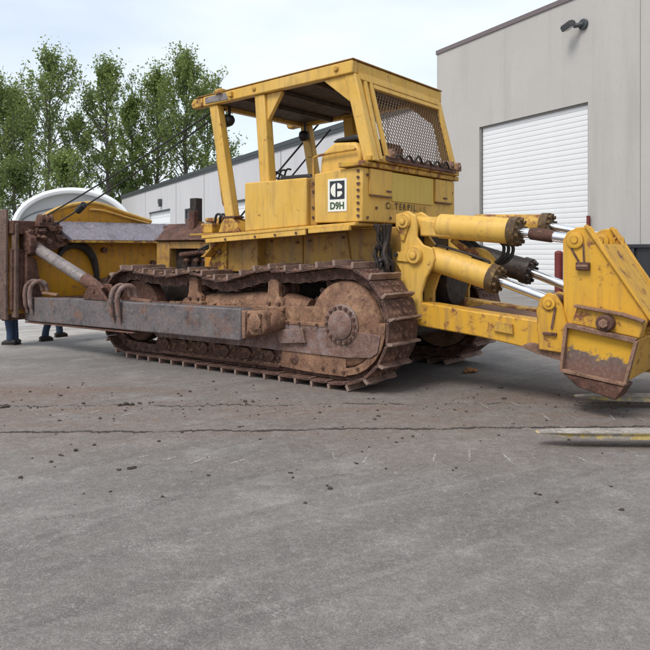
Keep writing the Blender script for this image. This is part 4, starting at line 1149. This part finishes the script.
bl = empty('blade', parent=DZ); bl['label'] = 'raised dozer blade seen from behind, brown ends and yellow back'
UB = 6.30
m = MB()   # curved mouldboard
prof = [(UB+.12, .46), (UB+.02, .75), (UB, 1.15), (UB+.04, 1.6), (UB+.12, 2.06), (UB+.16, 2.06), (UB+.08, 1.6), (UB+.04, 1.15), (UB+.06, .75), (UB+.16, .46)]
m.prism(prof, -2.0, 2.0); m.build('mouldboard', 'yellow_blade', bl, .006)
m = MB(); m.prism([(UB+.10, .44), (UB+.18, .44), (UB+.15, .68), (UB+.08, .68)], -2.02, 2.02); m.build('cutting_edge', 'rust', bl, .006)
for s in (1, -1):
    m = MB(); m.prism([(UB-.02, .46), (UB+.38, .46), (UB+.40, 1.2), (UB+.30, 2.26), (UB-.02, 2.26)], s*2.0, s*2.05); m.build('end_plate', 'end_brown', bl, .012)
    # rusty horizontal stiffeners at the blade end
    m = MB(); m.prism([(UB-.14, 1.86), (UB+.10, 1.86), (UB+.10, 2.08), (UB-.14, 2.08)], s*1.16, s*1.99); m.build('top_stiffener', 'rust', bl, .015)
    m = MB(); m.prismx([(s*1.05, 1.70), (s*1.30, 1.60), (s*1.798, 1.58), (s*1.798, 1.72), (s*1.15, 1.75)], UB-.22, UB+.01); m.build('lower_stiffener', 'rust', bl, .01)
    m = MB(); m.prismx([(s*1.798, .80), (s*1.50, .80), (s*1.62, 1.45), (s*1.798, 1.52)], UB-.20, UB+.02); m.build('brace_lug', 'rust', bl, .01)
    m = MB(); m.prism([(UB-.30, 1.55), (UB+.02, 1.45), (UB+.02, 1.95), (UB-.10, 1.95), (UB-.32, 1.80)], s*1.68, s*1.79); m.build('trunnion_ear', 'rust', bl, .012)
    m = MB(); m.box(UB-.10, UB-.025, min(s*1.72, s*1.995), max(s*1.72, s*1.995), .62, 1.62); m.build('end_doubler', 'rust', bl, .015)
    m = MB(); m.box(UB-.16, UB-.025, min(s*1.90, s*1.96), max(s*1.90, s*1.96), .50, 2.04); m.build('end_rib', 'end_brown', bl, .012)
    # sheave cluster where the cables come down
    if s > 0:
        m = MB()
        for k in range(3):
            m.cyl((UB-.20, 1.36+.09*k, 2.10), (UB-.20, 1.40+.09*k, 2.10), .10, n=16)
        m.box(UB-.28, UB-.06, 1.33, 1.62, 1.98, 2.06); m.build('sheave_block', 'rust', bl, .012)
        m = MB(); m.prismx([(1.22, 1.72), (1.34, 1.98), (1.60, 1.98), (1.68, 1.72)], UB-.20, UB-.05); m.build('sheave_seat', 'rust', bl, .012)
        rd = random.Random(4); m = MB()
        for k in range(26): lump(m, (UB-.16+rd.uniform(-.12, .08), rd.uniform(1.15, 1.75), rd.uniform(1.74, 1.98)), rd.uniform(.03, .08), .8, k)
        o = m.build('packed_earth', 'rust', bl); o['kind'] = 'stuff'
m = MB()
bq = [(UB-.30, 1.02, 1.775), (UB-.30, -1.75, 1.785), (UB+.06, -1.75, 2.13), (UB+.06, 1.22, 2.10)]
m.add(bq+[(x+.05, y, z-.05) for x, y, z in bq], [(0, 1, 2, 3), (7, 6, 5, 4), (0, 4, 5, 1), (1, 5, 6, 2), (2, 6, 7, 3), (3, 7, 4, 0)]); m.build('top_band', 'blue_fade', bl, .006)
m = MB(); m.prismx([(1.04, 1.768), (-1.75, 1.772), (-1.75, 1.73), (1.02, 1.725)], UB-.30, UB+.03); m.build('band_lip', 'yellow_worn', bl, .006)
for y, z in ((.2, 1.60), (-.9, 1.35)):
    m = MB(); m.cyl((UB+.02, y, z), (UB-.06, y, z), .05, n=10); m.build('plug', 'rust', bl)
# arched spill guard on top
sg_ = smooth_path([(0, 1.45, 2.10), (0, 1.05, 2.32), (0, .55, 2.44), (0, .20, 2.44), (0, -.35, 2.30), (0, -.95, 2.16)], n=6)
m = MB(); m.prismx([(p.y, p.z) for p in sg_]+[(-.95, 2.08), (1.45, 2.05)], UB+.10, UB+.14); m.build('spill_guard', 'yellow_blade', bl, .006)
m = MB(); m.tube([(UB+.10, p.y, p.z) for p in sg_], .035, 10); m.build('guard_pipe', 'yellow', bl)
m = MB(); m.tube([(UB+.06, p.y*.92, 2.02+(p.z-2.02)*.72) for p in sg_ if p.y < .5], .02, 8); m.build('guard_pipe', 'yellow', bl)
# dark arched rib on the blade back
ap = [(.36, .95), (.38, 1.25), (.48, 1.52), (.68, 1.68), (.90, 1.70), (1.06, 1.58), (1.16, 1.36)]
ap = smooth_path([(0, y, z) for y, z in ap], n=5)
m = MB(); m.tube([(UB-.03, p.y, p.z) for p in ap], [.04+.04*min(1, i/12) if i < len(ap)-8 else .08*(len(ap)-i)/9 for i in range(len(ap))], 8); m.build('arched_rib', 'grease', bl)
m = MB()
for k, (y, z, r) in enumerate(((.1, 1.05, .10), (-.15, 1.1, .08), (.25, .98, .12), (0.0, .95, .12))): lump(m, (UB-.1, y, z), r, 1, k)
o = m.build('packed_earth', 'rust', bl); o['kind'] = 'stuff'
# blade back lower frame (C-frame cross member) behind the hooks
m = MB(); m.box(UB-.28, UB-.02, -1.45, 1.49, .62, .80); m.build('cross_member', 'rust', bl, .015)

# ---- limb riser cables
def cable(p0, p1, sag, r=.016):
    p0, p1 = Vector(p0), Vector(p1); pts = []
    for k in range(13):
        t = k/12; p = p0.lerp(p1, t); p.z -= sag*4*t*(1-t); pts.append(p)
    m = MB(); m.tube(pts, r, 6); return m.build('limb_cable', 'cable', DZ)
c1 = cable((2.52, .85, 3.66), (UB-.20, 1.47, 2.16), .03, .014)
c2 = cable((2.52, .78, 3.62), (UB-.20, 1.38, 1.98), .05, .014)
cable((2.30, -1.15, 3.70), (3.95, -.52, 1.80), .0, .017)
cable((2.1, -1.15, 3.55), (3.6, -.52, 1.72), .0, .014)
m = MB(); q = Vector((2.52, .78, 3.62)).lerp(Vector((UB-.20, 1.38, 1.98)), .80); m.cyl(q-Vector((.09, 0, -.03)), q+Vector((.09, 0, -.07)), .055, n=10); m.build('cable_clamp', 'black', DZ)

# ---- ripper mounting on the rear of the case
rbk = empty('ripper_bracket', parent=DZ); rbk['label'] = 'yellow rear mounting plates with round bosses'
for s in (1, -1):
    outl = [(-.33, 2.02), (-.50, 2.06), (-.60, 2.00), (-.62, 1.90), (-.62, 1.75), (-.70, 1.66), (-.82, 1.62), (-.86, 1.50), (-.82, 1.40), (-.74, 1.28), (-.68, 1.10), (-.68, .80), (-.40, .70), (-.40, 1.35), (-.33, 1.45), (-.40, 1.60), (-.40, 1.78), (-.33, 1.88)]
    for y in ((.74, .44) if s > 0 else (.47, .17)):
        m = MB(); m.prism(outl, s*y-.025, s*y+.025); m.build('plate', 'yellow', rbk, .012)
    for x, z, r in ((-.46, 1.935, .085), (-.60, 1.54, .105)):
        m = MB(); m.lathe_y(x, z, [(r, s*.76), (r, s*.80), (r*.9, s*.815), (r*.45, s*.815), (r*.42, s*.835), (r*.3, s*.84)], 24); m.build('boss', 'yellow', rbk)
        m = MB(); m.cyl((x, s*.40, z), (x, s*.79, z), .055, n=14); m.build('pin', 'rust', rbk)
    m = MB(); m.prism([(-.46-.085, 1.935), (-.46+.085, 1.935), (-.42, 1.72), (-.46, 1.70)], s*.766, s*.79); m.build('pin_keeper', 'yellow_worn', rbk, .006)
    m = MB(); m.prism([(-.60-.1, 1.56), (-.60, 1.45), (-.36, 1.47), (-.36, 1.58)], s*.766, s*.79); m.build('pin_keeper', 'yellow', rbk, .006)
    m = MB(); hr = random.Random(21)
    for k in range(9):
        x, y = -.34+hr.uniform(0, .13), s*hr.uniform(.80, 1.0)
        m.tube(smooth_path([(x+hr.uniform(-.04, .04), y+hr.uniform(-.04, .04), z) for z in (1.28, 1.42, 1.57, 1.72, 1.90)], n=4), hr.uniform(.018, .04), 8)
    for k in range(10): lump(m, (-.30+hr.uniform(-.08, .1), s*hr.uniform(.80, 1.02), hr.uniform(1.30, 1.86)), hr.uniform(.03, .06), 1.0, k)
    o = m.build('greasy_hose_bundle', 'grease', rbk); o['kind'] = 'stuff'
m = MB(); m.box(-.55, -.421, -.70, .70, .60, 1.9); m.build('rear_case', 'grease', DZ, .02)
m = MB(); m.lathe_y(0, 0, [(.01, 0), (.2, 0)], 3) if False else m.cyl((-.56, 0, 1.2), (-.75, 0, 1.2), .28, n=24); m.build('winch_flange', 'grease', DZ)

# ---- ripper cylinders
def ram(name_label, A, B, C_, r, rr, barrel_mat, start=.10, glandmat='gland', collar=False, pipe=None):
    """A base pin, B gland end, C_ rod pin"""
    cy = empty('ripper_cylinder', parent=DZ); cy['label'] = name_label
    A, B, C_ = Vector(A), Vector(B), Vector(C_); d = (B-A).normalized(); e = (C_-B).normalized()
    m = MB(); m.tube([A+d*start, A+d*(start+.03), B-d*.12, B-d*.10], [r*.8, r, r, r*.98], 32); m.build('barrel', barrel_mat, cy)
    m = MB(); m.tube([A-d*.06, A+d*.02, A+d*(start+.04)], [.07, .10, r*.72], 16); m.build('base_eye', barrel_mat, cy)
    m = MB(); m.tube([B-d*.11, B-d*.10, B-d*.01, B], [r*1.0, r*1.13, r*1.13, r*.9], 28)
    side = d.cross(Vector((0, 1, 0))).normalized(); up = Vector((0, 1, 0))
    for k in range(10):
        a = 2*math.pi*k/10; q = B+(side*math.cos(a)+up*math.sin(a))*r*.90
        m.cyl(q-d*.08, q+d*.028, .022, n=8)
    m.build('gland', glandmat, cy)
    m = MB(); m.cyl(B-d*.05, C_-e*.08, rr, n=20); m.build('rod', 'chrome', cy)
    if collar:
        m = MB(); mid = B.lerp(C_, .36); m.tube([mid-e*.12, mid-e*.10, mid+e*.12, mid+e*.14], [rr*1.05, rr*1.28, rr*1.28, rr*1.05], 20); m.build('rod_sleeve', 'rust', cy)
    m = MB(); m.cyl(C_+Vector((0, -.09, 0)), C_+Vector((0, .09, 0)), rr*1.5, n=18); m.build('rod_eye', 'rust', cy)
    # feed pipe along the top of the barrel
    upv = (Vector((0, 0, 1))-d*d.z).normalized()
    if pipe:
        m = MB(); m.tube(smooth_path([A+d*(start+.05)+upv*r*.95, A+d*(start+.1)+upv*(r+.03), B-d*.22+upv*(r+.03), B-d*.16+upv*r*.95], n=4), .015, 8); m.build('feed_pipe', pipe, cy)
    return cy
YR = .60
YF = -.33
ram('upper near ripper cylinder with chromed rod', (-.46, YR, 1.91), (-1.80, YR, 1.795), (-2.44, YR, 1.70), .142, .052, 'yellow', start=.36, collar=True)
ram('lower near ripper cylinder with chromed rod', (-.60, YR, 1.54), (-1.56, YR, 1.27), (-2.20, YR+.02, 1.06), .142, .052, 'yellow', pipe='grease')
ram('upper far ripper cylinder mostly hidden', (-.46, YF, 1.93), (-1.80, YF, 1.885), (-2.44, YF, 1.74), .135, .048, 'yellow_worn', start=.36)
ram('lower far ripper cylinder, black with grease', (-.60, YF, 1.60), (-1.56, YF, 1.335), (-2.20, YF, 1.10), .142, .052, 'grease', glandmat='grease')
# hose saddle and hoses between the near cylinders
hz = empty('ripper_hose_set', parent=DZ)
m = MB(); m.prism([(-.62, 1.76), (-1.05, 1.74), (-1.08, 1.90), (-.62, 1.96)], .50, .70); m.build('cylinder_cradle', 'yellow', hz, .02)
m = MB()
for k in range(3):
    m.tube(smooth_path([(-1.02-.06*k, .50-.03*k, 1.72), (-1.18-.05*k, .46-.03*k, 1.60), (-1.36-.04*k, .44-.03*k, 1.45), (-1.50-.04*k, .42-.03*k, 1.50), (-1.54-.04*k, .42-.03*k, 1.64), (-1.46-.03*k, .44, 1.72)], n=7), .021, 8)
m.build('hose', 'black', hz)
m = MB(); m.tube(smooth_path([(-.95, .48, 1.74), (-1.12, .44, 1.60), (-1.30, .42, 1.55), (-1.42, .40, 1.42)], n=5), .06, 12); m.build('hose_guard', 'yellow_worn', hz)

# ---- ripper frame
rf = empty('ripper_frame', parent=DZ); rf['label'] = 'yellow ripper frame with lower arms, tower plates and boxed beam'
for near_arm, (ya, yb) in ((True, (.48, .75)), (False, (-.46, -.20))):
    m = MB(); m.prism([(-.40, .74), (-.40, 1.02), (-1.4, .92), (-2.14, .86), (-2.40, .80), (-2.36, .50), (-2.1, .55), (-1.4, .65)], ya, yb); m.build('lower_arm', 'yellow_scuffed' if near_arm else 'yellow_worn', rf, .015)
    ye = (.79, .50) if near_arm else (-.18, -.47)
    for y in ye:
        e = [(-2.09, .58), (-2.06, .98), (-2.10, 1.10), (-2.18, 1.165), (-2.26, 1.15), (-2.32, 1.06), (-2.38, .86), (-2.38, .56)]
        m = MB(); m.prism(e, y-.022, y+.022); m.build('rod_ear', 'yellow_scuffed', rf, .01)
m = MB(); m.prism([(-1.05, .90), (-2.02, .80), (-2.02, .835), (-1.05, .935)], -.195, .475); m.build('tie_plate', 'rust_light', rf, .006)
m = MB(); m.prism([(-1.58, .73), (-1.80, .705), (-1.79, .815), (-1.60, .84)], .752, .785); m.build('wear_pad', 'yellow_worn', rf, .006)
m = MB(); m.prism([(-2.36, .60), (-1.98, .64), (-1.86, .585), (-2.05, .525), (-2.34, .47)], .742, .762); m.build('rusty_shoe', 'rust_light', rf, .004)
m = MB(); m.lathe_y(-2.20, 1.06, [(.068, .81), (.068, .835), (.05, .84), (.03, .84), (.03, .85)], 20); m.build('ear_boss', 'yellow_deep', rf)
m = MB(); m.bar((-2.265, .822, 1.02), (-2.225, .822, .80), .02, .018, (0, 1, 0)); m.build('pin_lock', 'rust', rf)
m = MB(); m.box(-2.28, -2.14, .815, .845, .735, .765); m.build('lock_stop', 'rust', rf, .004)
# tower plates with flanged rear edges
tw = [(-2.33, .84), (-2.325, 1.70), (-2.37, 1.78), (-2.46, 1.825), (-2.60, 1.835), (-3.14, .96), (-3.10, .86)]
for y in (.76, -.10):
    m = MB(); m.prism(tw, y-.02, y+.02); m.build('tower_plate', 'yellow_deep', rf, .01)
    m = MB(); m.bar((-2.555, y+.02, 1.845), (-3.19, y+.02, .90), .07, .03, Vector((-.86, 0, .53))); m.build('tower_flange', 'yellow_deep', rf, .008)
    m = MB(); m.lathe_y(-2.45, 1.70, [(.085, y+.02), (.085, y+.042), (.06, y+.05), (.035, y+.05), (.035, y+.06)], 24); m.build('tower_boss', 'yellow_deep', rf)
m = MB(); m.prism([(-2.655, 1.66), (-2.695, 1.66), (-3.13, .95), (-3.09, .92)], -.075, .735); m.build('tower_web', 'yellow_scuffed', rf, .006)
m = MB(); m.lathe_y(-2.635, 1.70, [(.06, -.08), (.06, -.055), (.035, -.05), (.03, -.07)], 20); m.build('flange_ring', 'yellow_deep', rf)
m = MB(); m.prism([(-2.34, .85), (-2.33, 1.60), (-2.40, 1.78), (-2.52, 1.78), (-2.62, 1.6), (-2.7, .85)], .43, .47); m.build('inner_ear', 'yellow_deep', rf, .01)
m = MB(); m.bar((-2.41, .785, 1.62), (-2.50, .785, 1.46), .018, .014, (0, 1, 0)); m.build('lock_rod', 'rust', rf)
m = MB(); m.bar((-2.53, .785, 1.66), (-2.54, .785, 1.46), .018, .014, (0, 1, 0)); m.build('lock_rod', 'rust', rf)
m = MB(); m.box(-2.60, -2.47, .782, .84, 1.40, 1.48); m.build('lock_block', 'rust', rf, .01)
m = MB(); m.box(-2.585, -2.485, .841, .846, 1.435, 1.455); m.build('lock_slot', 'rust_light', rf)
# boxed end of the beam
fr_ = [(-2.44, .87), (-3.08, .765), (-2.98, .355), (-2.39, .425)]
for (a, b, t) in ((0, 1, .045), (1, 2, .03), (2, 3, .032), (3, 0, .03)):
    pa_, pb_ = fr_[a], fr_[b]
    m = MB(); m.bar((pa_[0], 1.0, pa_[1]), (pb_[0], 1.0, pb_[1]), t, .07, (0, 1, 0)); m.build('end_frame', 'rust_light', rf, .006)
m = MB(); m.prism([(-2.41, .85), (-3.06, .75), (-2.97, .37), (-2.40, .44)], .93, .965); m.build('end_panel', 'end_worn', rf)
m = MB(); m.prism([(-2.46, .88), (-3.09, .78), (-3.13, .93), (-2.95, .98), (-2.52, 1.06)], .80, .93); m.build('pin_housing', 'yellow_scuffed', rf, .01)
m = MB(); m.bar((-2.50, .93, 1.055), (-2.95, .93, .995), .025, .10, (0, 1, 0)); m.build('housing_lip', 'rust_light', rf, .006)
m = MB(); m.bar((-2.95, .93, .995), (-3.13, .93, .94), .025, .10, (0, 1, 0)); m.build('housing_lip', 'rust_light', rf, .006)
m = MB(); m.cyl((-2.80, .90, .91), (-2.80, 1.04, .91), .08, n=18); m.build('pin_head', 'rust', rf, .012)
m = MB(); m.cyl((-2.80, 1.04, .91), (-2.80, 1.075, .91), .045, n=6); m.build('pin_nut', 'rust_light', rf, .006)
m = MB(); m.prism([(-2.40, .40), (-2.98, .335), (-2.90, .20), (-2.55, .28)], .70, 1.02); m.build('lower_skid', 'rust', rf, .012)
m = MB(); m.prism([(-2.42, .86), (-3.07, .76), (-2.97, .36), (-2.40, .43)], -.85, .92); m.build('cross_beam', 'yellow_scuffed', rf, .015)
m = MB(); m.prism([(-2.44, .84), (-3.05, .74), (-2.96, .38), (-2.42, .45)], -.90, -.852); m.build('end_cap', 'rust', rf, .006)
m = MB(); m.box(-2.95, -2.62, -.40, -.14, .30, 1.25); m.build('shank_pocket', 'yellow_worn', rf, .015)

# ================================================================== forklift forks, mast outside the picture
M['fork'] = worn_paint('worn_fork_paint', (0.52, 0.37, 0.07), (0.54, 0.47, 0.34), lo=0.46, hi=0.52, rust=(0.16, 0.14, 0.12), dirt=0.4)
M['fork_steel'] = rust_steel('bare_fork_steel', (0.38, 0.35, 0.315), (0.48, 0.45, 0.415), (0.22, 0.18, 0.145), rough=0.45, metal=0.2, scale=4, bstr=0.2)
fk = empty('fork_carriage', (3.55, 6.35, 0), R(-2)); tag(fk, 'pair of low forklift tines reaching in from the right edge over the asphalt', 'forklift forks')
for (y, tipx) in ((-.68, -1.80), (.76, -1.03)):
    z0 = .085; hwid = .085
    m = MB()
    m.prism([(tipx, z0+.020), (tipx+.3, z0-.005), (.30, z0-.03), (.36, z0+.01), (.36, 1.0), (.28, 1.0), (.28, z0+.05), (tipx+.25, z0+.034), (tipx, z0+.030)], y-hwid, y+hwid)
    m.v = [((x, y+(yy-y)*(0.4 if x < tipx+.05 else 1.0), z)) for x, yy, z in m.v]
    m.build('tine', 'fork', fk, .006)
    m = MB()   # bare steel wear face on top
    m.prism([(tipx+.02, z0+.031), (tipx+.25, z0+.0345), (.27, z0+.0505), (.27, z0+.0535), (tipx+.25, z0+.038), (tipx+.02, z0+.034)], y-.08, y+.08)
    m.v = [((x, y+(yy-y)*(0.45 if x < tipx+.05 else 1.0), z)) for x, yy, z in m.v]
    m.build('wear_face', 'fork_steel', fk)
m = MB(); m.box(.365, .43, -1.0, 1.1, .30, .42); m.box(.365, .43, -1.0, 1.1, .75, .87); m.build('carriage_bar', 'skip', fk, .01)
m = MB(); m.box(.44, .58, -.45, -.33, 0, 2.3); m.box(.44, .58, .43, .55, 0, 2.3); m.build('mast', 'skip', fk, .01)

# ================================================================== two people beyond the blade
M['denim'] = plain('blue_denim', (0.032, 0.055, 0.105), 0.9, 0, 0.55, 9, 0.9)
M['boot'] = plain('dark_boot', (0.03, 0.026, 0.024), 0.7, 0, 0.3)
M['shirt_a'] = plain('grey_shirt', (0.20, 0.21, 0.22), 0.9, 0, 0.2)
M['shirt_b'] = plain('dark_shirt', (0.05, 0.055, 0.07), 0.9, 0, 0.2)
M['skin'] = plain('skin', (0.46, 0.27, 0.19), 0.55, 0, 0.08)
M['hair'] = plain('brown_hair', (0.05, 0.032, 0.022), 0.7, 0, 0.3)
def skinned(name, verts, edges, radii, mat, parent, sub=2):
    me = bpy.data.meshes.new(name); me.from_pydata(verts, edges, [])
    o = bpy.data.objects.new(name, me); col.objects.link(o); o.parent = parent
    md = o.modifiers.new('skin', 'SKIN'); md.use_smooth_shade = True
    for i, r in enumerate(radii):
        o.data.skin_vertices[0].data[i].radius = (r, r) if not hasattr(r, '__len__') else r
    sb = o.modifiers.new('sub', 'SUBSURF'); sb.levels = sub; sb.render_levels = sub
    me.materials.append(M[mat]); return o
def person(loc, rz, fl, frt, shirt, label):
    """fl / frt: left and right foot positions in the person's frame (x forward, y left)"""
    r = empty('person', loc, rz); tag(r, label, 'person', 'people beyond the blade')
    hip = Vector((0, 0, .95)); vs, es, ra = [], [], []
    def chain(start, pts, rad):
        p = start
        for q, rr in zip(pts, rad):
            vs.append(tuple(q)); ra.append(rr); es.append((p, len(vs)-1)); p = len(vs)-1
        return p
    vs.append((0, 0, .97)); ra.append((.135, .12))
    c = chain(0, [(0, 0, 1.12), (.01, 0, 1.30), (.0, 0, 1.42), (0, 0, 1.49), (.015, 0, 1.56)], [(.13, .11), (.15, .115), (.14, .10), .06, .055])
    hd_ = chain(c, [(.03, 0, 1.65), (.02, 0, 1.73)], [(.088, .10), (.075, .085)])
    chest = 3
    for sg in (1, -1):
        chain(chest, [(0, sg*.19, 1.42), (-.02, sg*.23, 1.15), (.06, sg*.23, .92), (.09, sg*.225, .84)], [.062, .048, .036, .03])
    for sg, ft in ((1, fl), (-1, frt)):
        k = Vector((ft[0]*.5+.04, ft[1]*.55+sg*.04, .50))
        chain(0, [(0, sg*.095, .90), tuple(k), (ft[0], ft[1], .10)], [.088, .06, .042])
    skinned('body', vs, es, ra, 'skin', r)
    jv, je, jr = [(0, 0, .98)], [], [(.15, .135)]
    for sg, ft in ((1, fl), (-1, frt)):
        k = Vector((ft[0]*.5+.04, ft[1]*.55+sg*.04, .50)); b = len(jv)
        jv += [(0, sg*.095, .88), tuple(k), (ft[0]*.9, ft[1]*.95, .20), (ft[0], ft[1], .06)]; jr += [.100, .074, .062, .068]
        je += [(0, b), (b, b+1), (b+1, b+2), (b+2, b+3)]
    skinned('jeans', jv, je, jr, 'denim', r)
    sv = [(0, 0, 1.0), (0, 0, 1.14), (.01, 0, 1.32), (0, 0, 1.43)]; se = [(0, 1), (1, 2), (2, 3)]; sr = [(.155, .13), (.15, .125), (.168, .13), (.12, .10)]
    for sg in (1, -1):
        b = len(sv); sv += [(0, sg*.19, 1.41), (-.02, sg*.23, 1.16)]; sr += [.08, .065]; se += [(3, b), (b, b+1)]
    skinned('shirt', sv, se, sr, shirt, r)
    for ft in (fl, frt):
        m = MB(); x, y = ft[0], ft[1]
        m.tube([(x-.10, y, .05), (x-.06, y, .055), (x+.04, y, .05), (x+.10, y, .04), (x+.15, y, .03)], [.03, .046, .046, .038, .02], 10)
        m.box(x-.10, x+.14, y-.04, y+.04, 0, .02); m.build('boot', 'boot', r)
    m = MB(); lump(m, (.005, 0, 1.725), .115, .9, 2); o = m.build('hair', 'hair', r)
    m = MB(); m.tube([(.10, 0, 1.67), (.135, 0, 1.645), (.12, 0, 1.635)], [.012, .018, .012], 8); m.build('nose', 'skin', r)
def gnd_at(px, py): d = 1.6*700/(py-250); return Vector(((px-325)*d/700, d, 0))
a = gnd_at(13, 345)
person((a.x-.02, a.y+.05, 0), R(170), (.02, .05), (-.0, -.05), 'shirt_a', 'person in blue jeans half hidden by the blade end at the left edge')
b1, b2 = gnd_at(45, 341), gnd_at(60, 337)
mid = (b1+b2)/2; dv = b2-b1; L = dv.length; ang = math.atan2(dv.y, dv.x)
person((mid.x, mid.y, 0), ang-R(90)+R(60), (L/2*math.sin(R(60)), L/2*math.cos(R(60))), (-L/2*math.sin(R(60)), -L/2*math.cos(R(60))), 'shirt_b', 'person in dark jeans standing astride behind the push arm')
